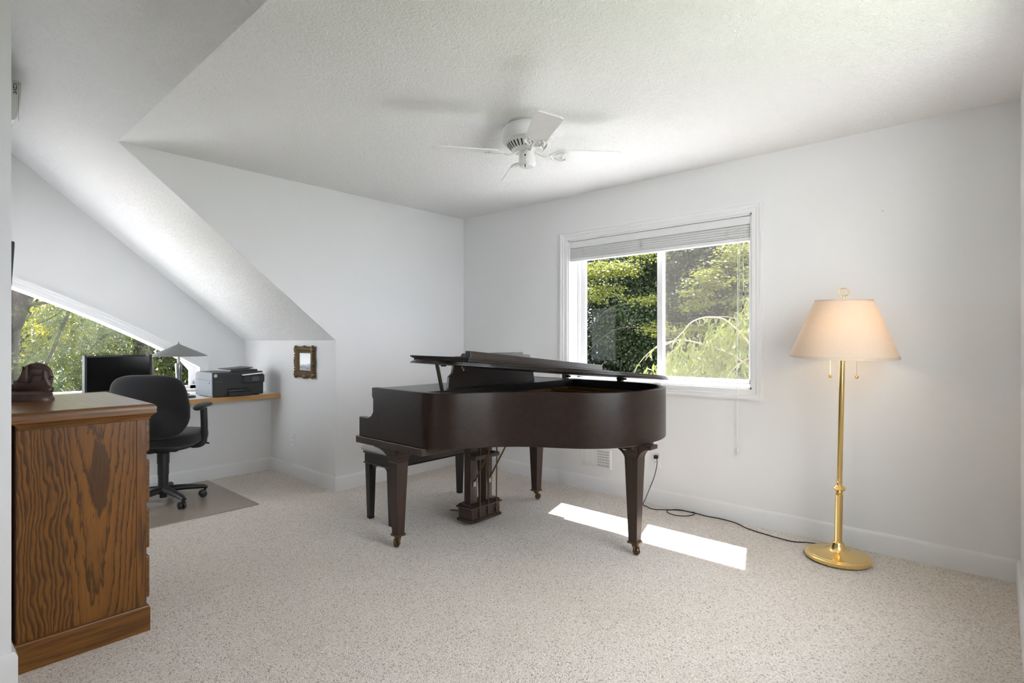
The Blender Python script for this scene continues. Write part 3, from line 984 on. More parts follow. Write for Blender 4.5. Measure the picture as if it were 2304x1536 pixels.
MB(Ms).sell((.010, .014, .100), .066, .016, .066, .9, .9, 36, 18).build('cloud_backing', M['bronze'], st, smooth=60)
sail(-.074, -.018, .070, .158, .06, .030, .010)
sail(-.012, .046, .066, .108, .92, .000, .012)
sail(-.012, .042, .110, .140, .88, .000, .011)
sail(-.008, .036, .142, .164, .80, .0, .008)
sail(.050, .078, .064, .130, .45, -.012, .012)
b = MB(Ms)
for x, zt in ((-.040, .150), (.014, .172)):
    b.tube([(x, .006, .07), (x, .006, zt)], .003, 8)
b.tube([(.055, 0, .085), (.088, 0, .108)], .003, 8)
b.build('mast', M['bronze'], st, smooth=50)

# television on the left wall, seen edge-on, tipped forward
tvp = Vector((XL, 3.75, 1.35))
tv = thing('wall_television', 'black flat television seen edge-on, high on left wall above dresser', 'television', tvp)
Mt = Matrix.Translation((XL + .018, 0, 1.05)) @ Matrix.Rotation(R(3.2), 4, 'Y')
MB(Mt).box(0, .034, 3.375, 4.28, 0.02, .627).build('housing', M['blackplastic'], tv, bevel=.006)
MB(Mt).box(.032, .0355, 3.39, 4.265, .035, .612).build('screen', M['screenblack'], tv)
MB().box(XL, XL + .024, 3.65, 4.0, 1.2, 1.5).build('wall_mount', M['blackplastic'], tv)

# air conditioner under the slope, only its end shows
acp = Vector((XL, 4.6, 2.46))
ac = thing('air_conditioner', 'pale grey wall air conditioner up under the sloped ceiling, end panel showing', 'air conditioner', acp)
AY = 4.2
pf = [(XL, 2.478), (XL + .165, 2.478), (XL + .178, 2.50), (XL + .190, 2.57), (XL + .196, 2.64), (XL + .197, 2.705), (XL + .19, 2.708), (XL, 2.728)]
MB().prism(pf, 'y', AY, AY + .8).build('body', M['acgrey'], ac, bevel=.003)
MB().box(XL, XL + .155, AY + .005, AY + .79, 2.462, 2.478).build('air_vent', M['whiteplate'], ac)
MB().box(.4335, .4345, AY - .0008, AY + .001, 2.48, 2.705).build('panel_seam', M['label'], ac)
b = MB()
ax, az = .4105, 2.692
for dx, dz, wx, wz in ((0, -.002, .034, .004), (0, -.012, .008, .018), (.012, -.024, .006, .006), (.0, -.034, .028, .005), (.026, -.012, .007, .02), (.004, -.046, .026, .004), (.004, -.052, .007, .008), (.022, -.052, .008, .008)):
    b.box(ax + dx * .52, ax + (dx + wx) * .52, AY - .0012, AY, az + dz - wz, az + dz)
b.build('label_marks', M['label'], ac)

# picture on the knee wall
pa = on_x(684, 812, XK)
fy0, fy1, fz0, fz1 = 4.305, 4.625, .905, 1.164
pc = thing('framed_picture', 'small pale picture in an ornate dark gilt frame on the low wall', 'picture', (XK, 4.46, 1.03))


def toK(p, h):
    return (XK - h, p[0], p[1])


inn = [(fy0 + .062, fz0 + .058), (fy1 - .062, fz0 + .058), (fy1 - .062, fz1 - .055), (fy0 + .062, fz1 - .055)]
v, f = sweep(inn, [(-o, h) for o, h in [(0, .012), (.006, .02), (.012, .018), (.022, .026), (.034, .036), (.046, .034), (.056, .028), (.058, .006), (.0, .004)]], toK, True)
fo = MB().add(v, f).build('frame', M['gilt'], pc, smooth=45)
b = MB()
rr = random.Random(3)
per = [(fy0 + .014 + (fy1 - fy0 - .028) * i / 13, zz_) for i in range(14) for zz_ in (fz0 + .006, fz1 - .006)] + [(yy_, fz0 + .02 + (fz1 - fz0 - .04) * i / 9) for i in range(10) for yy_ in (fy0 + .006, fy1 - .006)]
for (y, z) in per:
    cr = (abs(y - (fy0 + fy1) / 2) > .13 and abs(z - (fz0 + fz1) / 2) > .10) or abs(y - (fy0 + fy1) / 2) < .02 or abs(z - (fz0 + fz1) / 2) < .014
    r_ = (.022 if cr else .011) * rr.uniform(.85, 1.15)
    b.sell((XK - .024, y, z), .016, r_, r_ * .9, 1, 1, 12, 8)
b.build('ornament', M['gilt'], fo, smooth=60)
MB().box(XK - .014, XK - .008, inn[0][0] - .004, inn[1][0] + .004, inn[0][1] - .004, inn[2][1] + .004).build('painting', M['painting'], pc)


# outlets
def outlet(name, label, c, axis):
    o = thing(name, label, 'outlet', c)
    def bx(a0, a1, z0, z1, h0, h1):
        return MB().box(c[0] - h1, c[0] - h0, c[1] + a0, c[1] + a1, c[2] + z0, c[2] + z1)
    bx(-.036, .036, -.058, .058, 0, .006).build('cover_plate', M['whiteplate'], o, bevel=.002)
    for dz in (-.02, .02):
        s = bx(-.016, .016, dz - .014, dz + .014, .005, .008).build('socket', M['whiteplate'], o, bevel=.002)
        m = bx(-.008, -.005, dz - .004, dz + .006, .0078, .0083); m2 = bx(.005, .008, dz - .004, dz + .006, .0078, .0083)
        m.v += m2.v; m.f += [tuple(i + 8 for i in q) for q in m2.f]
        m.build('slot', M['dark_slot'], s)
    return o


outlet('wall_outlet', 'white wall outlet low on the knee wall under the framed picture', (XK, 4.715, .33), 'x')
outlet('wall_outlet', 'white wall outlet with a black plug, behind the piano tail leg', (XB, 1.896, .335), 'x')

# floor register
vr = thing('vent_register', 'white metal air register low on right wall under the piano', 'vent', (XB, 2.42, .27))
vy0, vy1, vz0, vz1 = 2.285, 2.575, .192, .352
v, f = sweep([(vy0 + .012, vz0 + .016), (vy1 - .018, vz0 + .016), (vy1 - .018, vz1 - .016), (vy0 + .012, vz1 - .016)], [(0, 0), (0, .006), (-.008, .006), (-.012, .004), (-.016, 0)], toB, True)
MB().add(v, f).build('frame', M['whiteplate'], vr, smooth=30)
MB().box(XB - .0015, XB - .0005, vy0 + .01, 2.415, vz0 + .014, vz1 - .014).build('duct_opening', M['dark_slot'], vr)
MB().box(XB - .0015, XB - .0005, 2.415, vy1 - .016, vz0 + .014, vz1 - .014).build('damper', M['whiteplate'], vr)
b = MB()
for i in range(28):
    y = vy0 + .014 + i * .0094
    b.box(XB - .006, XB - .002, y, y + .0042, vz0 + .014, vz1 - .014)
for k in range(1, 6):
    z = vz0 + .014 + k * .0215
    b.box(XB - .005, XB - .0022, vy0 + .01, vy1 - .016, z, z + .007)
b.build('grille', M['whiteplate'], vr)

# nail
p = on_x(1987, 475, XB)
tag(MB().tube([p, p + Vector((-.034, 0, -.003))], .0016, 8).build('nail', M['steel'], None, smooth=50), 'bare nail sticking out of the right wall above the floor lamp', 'nail')

# ------------------------------------------------------------------ grand piano
PX0, PX1, PYF = 1.86, 3.312, 2.925
ZB, ZT = .635, .937
pn = thing('grand_piano', 'dark mahogany baby grand piano with its lid propped slightly open', 'piano', (2.62, 2.3, 0))
ctrl = [(1.86, 2.36), (1.864, 2.30), (1.885, 2.235), (1.945, 2.17), (2.045, 2.11), (2.145, 2.05), (2.235, 1.965), (2.305, 1.87), (2.372, 1.745), (2.45, 1.635), (2.56, 1.54), (2.70, 1.485), (2.86, 1.468), (3.00, 1.482), (3.125, 1.525), (3.22, 1.60), (3.285, 1.71), (3.310, 1.86)]
rimc = [Vector((1.86, 2.78))] + [Vector((1.86, 2.78 - .105 * i)) for i in range(1, 4)] + spline(ctrl, 6) + [Vector((PX1, 1.95 + .2 * i)) for i in range(5)]
rimc[-1] = Vector((PX1, 2.78))
rimc = [Vector((p.x, p.y)) for p in rimc]
TH = .040


def wallstrip(outer, inner, z0, z1):
    n = len(outer)
    v = [(p.x, p.y, z0) for p in outer] + [(p.x, p.y, z1) for p in outer] + [(p.x, p.y, z0) for p in inner] + [(p.x, p.y, z1) for p in inner]
    f = []
    for i in range(n - 1):
        f.append((i, i + 1, n + i + 1, n + i))
        f.append((2 * n + i + 1, 2 * n + i, 3 * n + i, 3 * n + i + 1))
        f.append((n + i, n + i + 1, 3 * n + i + 1, 3 * n + i))
        f.append((i + 1, i, 2 * n + i, 2 * n + i + 1))
    f.append((0, n, 3 * n, 2 * n)); f.append((n - 1, 3 * n - 1 - 0 if False else n - 1 + 2 * n, 4 * n - 1, 2 * n - 1))
    return v, f


inner = offset2(rimc, TH, False)
v, f = wallstrip(rimc, inner, ZB, ZT)
MB().add(v, f).build('rim', M['piano'], pn, smooth=40, bevel=.004)
inner_lin = offset2(rimc, TH + .004, False)
v, f = wallstrip(offset2(rimc, TH - .001, False), inner_lin, ZB + .05, ZT - .004)
MB().add(v, f).build('rim_lining', M['piano_in'], pn, smooth=40)
cheek = [(2.78, ZB), (PYF, ZB), (PYF, .752), (2.862, .751), (2.826, .754), (2.798, .768), (2.776, .796), (2.766, .828), (2.770, .858), (2.790, .884), (2.790, ZT), (2.72, ZT), (2.72, ZB)]
for xa, xb in ((PX0, PX0 + TH), (PX1 - TH, PX1)):
    MB().prism(cheek[1:-1] + [(2.72, ZB)], 'x', xa - .0003, xb).build('cheek', M['piano'], pn, bevel=.003)
MB().box(PX0 - .012, PX1 + .006, 2.304, 2.945, .594, ZB).build('key_bed', M['piano_z'], pn, bevel=.003)
MB().box(PX0 + TH, PX1 - TH, 2.90, 2.925, ZB, .70).build('key_slip', M['piano'], pn, bevel=.003)
b = MB().prism([(2.88, .70), (2.90, .70), (2.80, .80), (2.78, .92), (2.76, .92), (2.775, .80)], 'x', PX0 + TH, PX1 - TH)
b.build('fallboard', M['piano'], pn)
MB().box(PX0 + TH, PX1 - TH, 2.33, 2.77, .895, ZT - .002).build('music_shelf', M['lidwood'], pn, bevel=.002)
MB().box(PX0 + TH, PX1 - TH, 2.318, 2.335, .80, ZT - .001).build('shelf_front', M['piano_in'], pn)
inp = offset2(rimc, TH, False)
poly = [(p.x, p.y) for p in inp if p.y < 2.36]
MB().prism(poly, 'z', .845, .857).build('soundboard', M['piano_in'], pn)
pp = [(p.x, p.y) for p in offset2(rimc, TH + .09, False) if p.y < 2.30]
MB().prism(pp[::2], 'z', .862, .872).build('iron_plate', M['goldplate'], pn, bevel=.004)
b = MB()
for x in (2.3, 2.62, 2.95, 3.15):
    b.tube([(x, 2.30, .885), (2.5 + (x - 2.5) * .8 + .1, 1.75, .885)], .014, 8, flat=.8)
b.box(PX0 + .12, PX1 - .12, 2.27, 2.32, .868, .893)
b.build('plate_bar', M['goldplate'], pn, smooth=50)
MB().prism([(p.x, p.y) for p in offset2(rimc, TH * .5, False)] + [(3.28, 2.85), (1.9, 2.85)], 'z', ZB + .02, ZB + .045).build('underside', M['piano_in'], pn)
b = MB()
for (xa, ya), (xc, yc) in (((2.0, 2.35), (2.62, 1.65)), ((2.62, 2.35), (2.75, 1.6)), ((3.23, 2.35), (2.95, 1.65))):
    d_ = (Vector((xc, yc)) - Vector((xa, ya))).normalized(); nn = Vector((-d_.y, d_.x)) * .03
    b.prism([(xa + nn.x, ya + nn.y), (xa - nn.x, ya - nn.y), (xc - nn.x, yc - nn.y), (xc + nn.x, yc + nn.y)], 'z', ZB - .0, ZB + .03)
b.build('beam', M['piano_in'], pn)


# legs with ogee brackets and brass casters
def ogee(L0, L1, h, w):
    """bracket profile in (s, z): flat top of half lengths L0/L1, curving down to the leg (half width w)"""
    P = [(-L0, 0), (L1, 0), (L1, -.022)]
    for i in range(1, 8):
        t_ = i / 8
        P.append((L1 - .004 - (L1 - .004 - w) * math.sin(t_ * PI / 2), -.022 - (h - .022) * (1 - math.cos(t_ * PI / 2))))
    P += [(w, -h), (-w, -h)]
    for i in range(7, 0, -1):
        t_ = i / 8
        P.append((-L0 + .004 + (L0 - .004 - w) * math.sin(t_ * PI / 2), -.022 - (h - .022) * (1 - math.cos(t_ * PI / 2))))
    P.append((-L0, -.022))
    return P


def piano_leg(x, y, ztop, ya, yb, xa, xb, roll):
    lt = ztop - .092
    b = MB().taper(x, y, .075, lt + .004, .052, .084)
    lg = b.build('leg', M['piano_z'], pn, bevel=.002)
    b = MB().prism([(y + s_, ztop + z_) for s_, z_ in ogee(ya, yb, .096, .040)], 'x', x - .041, x + .041)
    b.prism([(x + s_, ztop + z_) for s_, z_ in ogee(xa, xb, .090, .040)], 'y', y - .039, y + .039)
    b.build('bracket', M['piano_z'], lg, smooth=25)
    b = MB().box(x - .031, x + .031, y - .031, y + .031, .066, .078)
    b.lathe([(0, .045), (.016, .045), (.020, .06), (.020, .068), (0, .068)], (x, y, 0), 16)
    u = Vector((math.cos(roll), math.sin(roll), 0)); sd_ = Vector((-u.y, u.x, 0))
    c0 = Vector((x, y, 0)) + u * .014
    for s in (-1, 1):
        b.tube([Vector((x, y, .055)) + sd_ * s * .012, c0 + sd_ * s * .015 + Vector((0, 0, .04)), c0 + sd_ * s * .015 + Vector((0, 0, .022))], [.008, .008, .009], 8)
    b.lathe([(0, -.009), (.021, -.009), (.023, -.004), (.023, .004), (.021, .009), (0, .009)], c0 + Vector((0, 0, .0235)), 20, axis=sd_)
    b.build('caster', M['oldbrass'], lg, smooth=40)


piano_leg(1.945, 2.645, .594, .165, .185, .05, .10, R(200))
piano_leg(2.775, 1.545, ZB, .12, .16, .10, .15, R(250))
piano_leg(3.235, 2.645, .594, .165, .185, .10, .05, R(340))
b = MB().box(2.66, 2.90, 1.50, 1.66, ZB - .012, ZB + .03)
b.build('leg_plate', M['piano_z'], pn)


# lid
def zl(x, h):
    return .962 + (PX1 - x) * .0915 + h


def slab(poly_lo, poly_hi, h0, h1, mb):
    n = len(poly_lo)
    v = [(p[0], p[1], zl(p[0], h0)) for p in poly_lo] + [(p[0], p[1], zl(p[0], h1)) for p in poly_hi]
    mb.add(v, [tuple(range(n))[::-1], tuple(range(n, 2 * n))] + [(i, (i + 1) % n, n + (i + 1) % n, n + i) for i in range(n)])


YF = 2.405
lo_ = [Vector((1.848, YF))] + [p for p in offset2(rimc, -.014, False) if p.y < 2.37 and not (p.x > 3.2 and p.y > 1.9)] + [Vector((PX1 + .012, YF))]
lo_i = offset2(lo_, .013, True)
lo_i2 = offset2(lo_, .006, True)
b = MB()
slab(lo_, lo_, 0, .008, b); slab(lo_i2, lo_i2, .0075, .013, b); slab(lo_i, lo_i, .0125, .020, b)
b.build('lid', M['lidwood'], pn, bevel=.0015)
fl = [Vector((1.848, YF)), Vector((1.905, 2.0)), Vector((3.295, 2.0)), Vector((PX1 + .01, YF))]
fl_i = offset2(fl, .013, True); fl_i2 = offset2(fl, .006, True)
b = MB()
slab(fl_i, fl_i, .0205, .029, b); slab(fl_i2, fl_i2, .0285, .034, b); slab(fl, fl, .0335, .042, b)
fp = b.build('lid_flap', M['lidwood'], pn, bevel=.0015)
b = MB()
LP = [Vector((1.915, 1.998)), Vector((3.15, 1.998)), Vector((3.15, 2.036)), Vector((1.915, 2.036))]
slab(LP, LP, .041, .041 + .034, b)
b.build('flap_lip', M['lidwood'], fp, bevel=.002)
b = MB()
for y in (2.42, 1.95):
    b = MB().box(3.284, 3.322, y - .016, y + .016, ZT - .002, .966).tube([(3.306, y - .045, .953), (3.306, y + .03, .953)], .007, 8)
    b.build('hinge', M['piano_in'], pn)
MB().tube([(1.975, 2.275, ZT - .03), (1.90, 2.242, zl(1.90, .002))], .0105, 8).build('prop_stick', M['lidwood'], pn, smooth=50)
b = MB().box(2.20, 2.225, 2.36, 2.372, zl(2.2, -.012), zl(2.2, .004)).box(2.21, 2.218, 2.36, 2.372, zl(2.2, -.026), zl(2.2, -.01))
b.build('lid_catch', M['oldbrass'], pn)
tag(MB().box(2.02, 2.045, 2.33, 2.35, zl(2.03, -.008), zl(2.03, .002)).build('lid_bumper', M['piano_in'], pn))
dsk = [(2.155, .936), (2.163, 1.0), (2.19, 1.022), (2.203, 1.075), (2.21, 1.118), (2.225, 1.122), (2.27, 1.122), (2.285, 1.139), (2.835, 1.139), (2.85, 1.122), (2.905, 1.122), (2.915, 1.118), (2.935, 1.06), (2.95, 1.0), (2.965, .936)]
MB().prism(dsk, 'y', 2.44, 2.458).build('music_desk', M['lidwood'], pn, bevel=.002)

# pedal lyre
b = MB().box(2.452, 2.742, 2.552, 2.690, .022, .040).box(2.462, 2.732, 2.560, 2.682, .040, .112).box(2.448, 2.746, 2.548, 2.694, .112, .122)
b.prism([(2.548, .122), (2.694, .122), (2.672, .140), (2.57, .140)], 'x', 2.462, 2.732)
ly = b.build('lyre_box', M['piano_z'], pn, bevel=.002)
for xa, xb in ((2.478, 2.541), (2.622, 2.682)):
    MB().box(xa, xb, 2.585, 2.645, .138, ZB + .02).build('lyre_post', M['piano_z'], ly, bevel=.002)
MB().box(2.47, 2.705, 2.535, 2.552, .435, .462).box(2.47, 2.482, 2.55, 2.60, .435, .462).box(2.69, 2.705, 2.55, 2.60, .435, .462).build('lyre_crossbar', M['piano_z'], ly, bevel=.002)
MB().box(2.47, 2.70, 2.58, 2.65, .60, .64).build('lyre_block', M['piano_z'], ly, bevel=.002)
for x in (2.532, 2.612, 2.69):
    MB().tube([(x, 2.553, .045), (x, 2.545, .62)], .0045, 8).sphere((x, 2.551, .068), .009, 8).build('pedal_rod', M['oldbrass'], ly, smooth=50)
    MB().box(x - .02, x + .012, 2.5594, 2.562, .052, .082).build('rod_slot', M['dark_slot'], ly)
for x in (2.52, 2.60, 2.68):
    MB().tube([(x, 2.68, .062), (x, 2.73, .060), (x, 2.80, .050), (x, 2.83, .044)], [.010, .012, .017, .010], 10, flat=.35).build('pedal', M['oldbrass'], ly, smooth=50)
for x in (2.507, 2.652):
    br = MB().tube([(x, 2.578, .285), (x + .003, 2.345, .66)], .0055, 8).build('lyre_brace', M['oldbrass'], ly, smooth=50)
    MB().box(x - .009, x + .013, 2.576, 2.586, .255, .292).build('brace_plate', M['steel'], br)

# ------------------------------------------------------------------ piano bench
pb = thing('piano_bench', 'dark wooden piano bench with a grey cushion behind the piano', 'bench', (2.55, 3.09, 0))
MB().sell((2.56, 3.09, .486), .49, .185, .027, .5, .16, 80, 10).build('cushion', M['cushion'], pb, smooth=60)
b = MB().box(2.105, 3.005, 2.94, 3.245, .385, .452)
b.box(2.097, 3.013, 2.932, 3.253, .452, .462).box(2.098, 3.012, 2.933, 3.252, .381, .388)
b.build('apron', M['bench'], pb, bevel=.002)
for x, sx in ((2.134, 1), (2.962, -1)):
    for y, sy in ((2.966, 1), (3.215, -1)):
        lg = MB().taper(x, y, 0, .386, .036, .054).build('leg', M['bench'], pb, bevel=.002)
        b = MB().prism([(x + sx * .026, .386), (x + sx * .105, .386), (x + sx * .10, .374), (x + sx * .075, .368), (x + sx * .05, .352), (x + sx * .026, .338)], 'y', y - .012, y + .012)
        b.prism([(y + sy * .026, .386), (y + sy * .085, .386), (y + sy * .08, .374), (y + sy * .06, .368), (y + sy * .045, .352), (y + sy * .026, .338)], 'x', x - .012, x + .012)
        b.build('corner_bracket', M['bench'], lg)

# ------------------------------------------------------------------ floor lamp
lb = Vector((3.47, .667, 0)); ltop = Vector((3.425, .632, 1.0))
fl_ = thing('floor_lamp', 'polished brass floor lamp with a lit cream shade by the right wall', 'lamp', lb)
tilt = Vector(((3.422 - lb.x) / 1.44, (.630 - lb.y) / 1.44, 1)).normalized()


def lp(z):
    return lb + tilt * (z / tilt.z)


MB().lathe([(0, .004), (.158, .004), (.163, .010), (.163, .026), (.158, .030), (.146, .031), (.143, .034), (.138, .033), (.09, .042), (.055, .052), (.040, .066), (.034, .082), (.030, .092), (.026, .098), (.021, .10), (0, .10)], lb, 72).build('base', M['brass'], fl_, smooth=35)
MB().lathe([(0, .0), (.156, .0), (.156, .005), (0, .005)], lb, 48).build('base_pad', M['dark_slot'], fl_)
prof = [(0, .095), (.0205, .097), (.0195, .103), (.0195, .355), (.021, .357), (.021, .364), (.017, .366), (.016, .378), (.022, .386), (.032, .396), (.033, .400), (.024, .410), (.015, .418), (.013, .428), (.016, .436), (.017, .44), (.0138, .442), (.0138, 1.16), (0, 1.16)]
MB().lathe([(r_, z_) for r_, z_ in prof], lb, 32, axis=tilt).build('pole', M['brass'], fl_, smooth=30)
sc0 = lp(0)
zb_, zt_ = 1.128, 1.440
RB, RT = .262, .137
MB().lathe([(RB, zb_), (RB - (RB - RT) * .33, zb_ + .104), (RB - (RB - RT) * .66, zb_ + .208), (RT, zt_)], sc0, 72, axis=tilt).build('lamp_shade', M['shade'], fl_, smooth=60)
b = MB()
b.lathe([(RB + .002, zb_ - .002), (RB - .002, zb_ + .012), (RB - .005, zb_ + .012), (RB - .003, zb_ - .002), (RB + .002, zb_ - .002)], sc0, 72, axis=tilt)
b.build('shade_trim', M['shadetrim'], fl_, smooth=50)
b = MB().lathe([(RT + .003, zt_ - .008), (RT + .001, zt_ + .002), (RT - .003, zt_ + .002), (RT - .001, zt_ - .008), (RT + .003, zt_ - .008)], sc0, 72, axis=tilt)
b.build('shade_trim', M['shadetrim'], fl_, smooth=50)
b = MB()
b.tube([lp(1.16), lp(1.452)], .005, 8)
for k in range(3):
    a = 2 * PI * k / 3
    b.tube([lp(1.432), lp(1.432) + Vector((RT * .99 * math.cos(a), RT * .99 * math.sin(a), 0))], .0025, 6)
hp_ = b.build('harp', M['brass'], fl_, smooth=50)
rg = []
c0 = lp(1.482)
for i in range(29):
    a = 2 * PI * i / 28
    rg.append(c0 + Vector((CA, -SA, 0)) * (.028 * math.cos(a)) + Vector((0, 0, .021 * math.sin(a))))
b = MB().tube(rg, .0028, 8).lathe([(0, 1.446), (.006, 1.446), (.006, 1.452), (.004, 1.462), (0, 1.462)], sc0, 12, axis=tilt)
b.build('finial', M['brass'], fl_, smooth=60)
for s in (-1, 1):
    c = lp(1.20) + Vector((CA, -SA, 0)) * (s * .055)
    b = MB().tube([lp(1.17), lp(1.17) + Vector((CA, -SA, 0)) * (s * .035) + Vector((0, 0, .002)), c], .009, 8)
    b.lathe([(0, 0), (.016, 0), (.018, .045), (0, .045)], c, 16)
    so = b.build('bulb_socket', M['brass'], fl_, smooth=40)
    t = NT('lit_bulb'); e = t.n('ShaderNodeEmission'); e.inputs[0].default_value = (1, .72, .42, 1); e.inputs[1].default_value = 1.2
    MB().lathe([(0, .045), (.014, .047), (.018, .06), (.029, .09), (.028, .108), (.016, .124), (0, .128)], c, 20).build('bulb', t.done(e.outputs[0]), so, smooth=60)
    px, py = (1868, 846) if s < 0 else (1927.5, 848)
    c2 = lp(1.2) + Vector((CA, -SA, 0)) * (s * .072)
    q = at_depth(px, py, (c2.x * SA + c2.y * CA))
    pc_ = MB().tube([Vector((q.x, q.y, 1.21)), q], .0011, 6).build('pull_chain', M['brass'], so, smooth=50)
    MB().sphere(q, .0095, 10).build('chain_ball', M['brass'], pc_, smooth=60) if False else None
    bb = MB().sphere(q, .0095, 10)
    bb.build('pull_ball', M['brass'], fl_, smooth=60)

# cord of the lamp
pts = [(1478, 1030, .345, XB - .035), (1478, 1046, None, XB - .045), (1472, 1072, None, XB - .05), (1462, 1098, None, XB - .05), (1452, 1122, None, XB - .06)]
P3 = [on_x(a, c_, X_) for a, c_, _z, X_ in pts]
fp_ = [(1447, 1134), (1455, 1139), (1470, 1145), (1500, 1146.5), (1530, 1145), (1560, 1146.5), (1567, 1151), (1562, 1158), (1545, 1161.5), (1520, 1160), (1503, 1154), (1502, 1149), (1515, 1146.8), (1540, 1148.5), (1570, 1155), (1590, 1161), (1620, 1166.5), (1655, 1176), (1680, 1188), (1720, 1201), (1755, 1211), (1785, 1218), (1815, 1220), (1840, 1223)]
for i, (a, c_) in enumerate(fp_):
    q = on_floor(a, c_, .004)
    q.x = min(q.x, XB - .024)
    q.z = .0045 if not 6 <= i <= 11 else .008
    P3.append(q)
cordo = thing('power_cord', 'thin black lamp cord running along the right wall baseboard', 'cord', P3[12])
MB().tube(spline(P3, 6), .0030, 8).build('cable', M['cordblack'], cordo, smooth=60)
q = on_x(1476, 1028, XB - .02)
MB().box(XB - .034, XB - .009, q.y - .014, q.y + .014, q.z - .012, q.z + .014).build('plug', M['cordblack'], cordo, bevel=.004)

# ------------------------------------------------------------------ ceiling fan
fx, fy = 2.329, 1.971
fn = thing('ceiling_fan', 'white four-bladed ceiling fan mounted close to the ceiling', 'ceiling fan', (fx, fy, ZC))
FC = Vector((fx, fy, 0))
MB().lathe([(0, ZC), (.112, ZC), (.114, ZC - .010), (.108, ZC - .016), (0, ZC - .016)], FC, 48).build('ceiling_plate', M['acgrey'], fn, smooth=35)
MB().lathe([(0, ZC - .013), (.112, ZC - .013), (.126, ZC - .020), (.137, ZC - .034), (.141, ZC - .045), (.141, ZC - .094), (.138, ZC - .101), (.124, ZC - .105), (.117, ZC - .111), (.086, ZC - .147), (.06, ZC - .150), (0, ZC - .150)], FC, 64).build('motor_housing', M['white'], fn, smooth=30)
b = MB()
for k in range(30):
    a = 2 * PI * k / 30
    u = Vector((math.cos(a), math.sin(a), 0)); sd_ = Vector((-u.y, u.x, 0)) * .0042
    q0, q1 = FC + u * .1128 + Vector((0, 0, ZC - .1165)), FC + u * .0895 + Vector((0, 0, ZC - .1435))
    nn = Vector((u.x * .75, u.y * .75, -.66)) * .0007
    b.add([q0 - sd_ + nn, q0 + sd_ + nn, q1 + sd_ * .7 + nn, q1 - sd_ * .7 + nn, q0 - sd_ - nn * 3, q0 + sd_ - nn * 3, q1 + sd_ * .7 - nn * 3, q1 - sd_ * .7 - nn * 3], [(0, 1, 2, 3), (4, 7, 6, 5), (0, 4, 5, 1), (1, 5, 6, 2), (2, 6, 7, 3), (3, 7, 4, 0)])
b.build('cooling_slot', M['dark_slot'], fn)
sw = MB().lathe([(0, ZC - .147), (.031, ZC - .149), (.038, ZC - .158), (.045, ZC - .178), (.047, ZC - .198), (.047, ZC - .214), (.0485, ZC - .217), (.047, ZC - .222), (.043, ZC - .232), (.037, ZC - .238), (0, ZC - .240)], FC, 48).build('switch_cup', M['white'], fn, smooth=30)
q = FC + Vector((-SA * .048, -CA * .048, 0)) + Vector((CA, -SA, 0)) * -.012
b = MB().tube([Vector((q.x, q.y, ZC - .186)), Vector((q.x - .006, q.y - .005, ZC - .205)), Vector((q.x - .006, q.y - .005, ZC - .252))], .0012, 6)
pcn = b.build('pull_chain', M['steel'], sw, smooth=50)
MB().tube([Vector((q.x - .006, q.y - .005, ZC - .240)), Vector((q.x - .006, q.y - .005, ZC - .256))], .003, 8).sphere(Vector((q.x, q.y, ZC - .186)), .005, 8).build('chain_tip', M['label'], pcn, smooth=50)
ZBL = ZC - .160
for k in range(4):
    # blade axis direction: camera frame angle 5 deg + 90 k  (right = (CA,-SA), away = (SA,CA))
    a = R(10 + 90 * k)
    u = Vector((CA, -SA, 0)) * math.cos(a) + Vector((SA, CA, 0)) * math.sin(a)
    sd_ = Vector((-u.y, u.x, 0))
    pit = R(-12)
    up = Vector((0, 0, 1))
    wv = sd_ * math.cos(pit) + up * math.sin(pit); nv_ = up * math.cos(pit) - sd_ * math.sin(pit)
    O = FC + Vector((0, 0, ZBL))
    outl = [(.165, -.040), (.18, -.052), (.21, -.056), (.51, -.070), (.525, -.066), (.532, -.054), (.532, .054), (.525, .066), (.51, .070), (.21, .056), (.18, .052), (.165, .040)]
    n = len(outl)
    vv = [O + u * r_ + wv * s_ + nv_ * h for h in (-.003, .003) for r_, s_ in outl]
    bl_ = MB().add(vv, [tuple(range(n))[::-1], tuple(range(n, 2 * n))] + [(i, (i + 1) % n, n + (i + 1) % n, n + i) for i in range(n)]).build('blade', M['white'], fn)
    b = MB()
    Bx = O - nv_ * .006
    b.tube(spline([FC + u * .050 + up * (ZC - .150), FC + u * .075 + up * (ZC - .166), FC + u * .110 + up * (ZC - .176), Bx + u * .145, Bx + u * .20], 5), [.010] * 10 + [.008] * 11, 8, flat=.6)
    for s in (-1, 1):
        b.tube(spline([Bx + u * .128, Bx + u * .145 + wv * s * .022, Bx + u * .165 + wv * s * .044, Bx + u * .195 + wv * s * .052, Bx + u * .222 + wv * s * .047, Bx + u * .23 + wv * s * .036], 5), [.0075] * 20 + [.0055] * 6, 8, flat=.6)
        b.tube(spline([Bx + u * .15, Bx + u * .17 + wv * s * .014, Bx + u * .192 + wv * s * .027, Bx + u * .21 + wv * s * .024, Bx + u * .205 + wv * s * .012], 5), .0055, 8, flat=.6)
    b.build('blade_iron', M['white'], bl_, smooth=50)

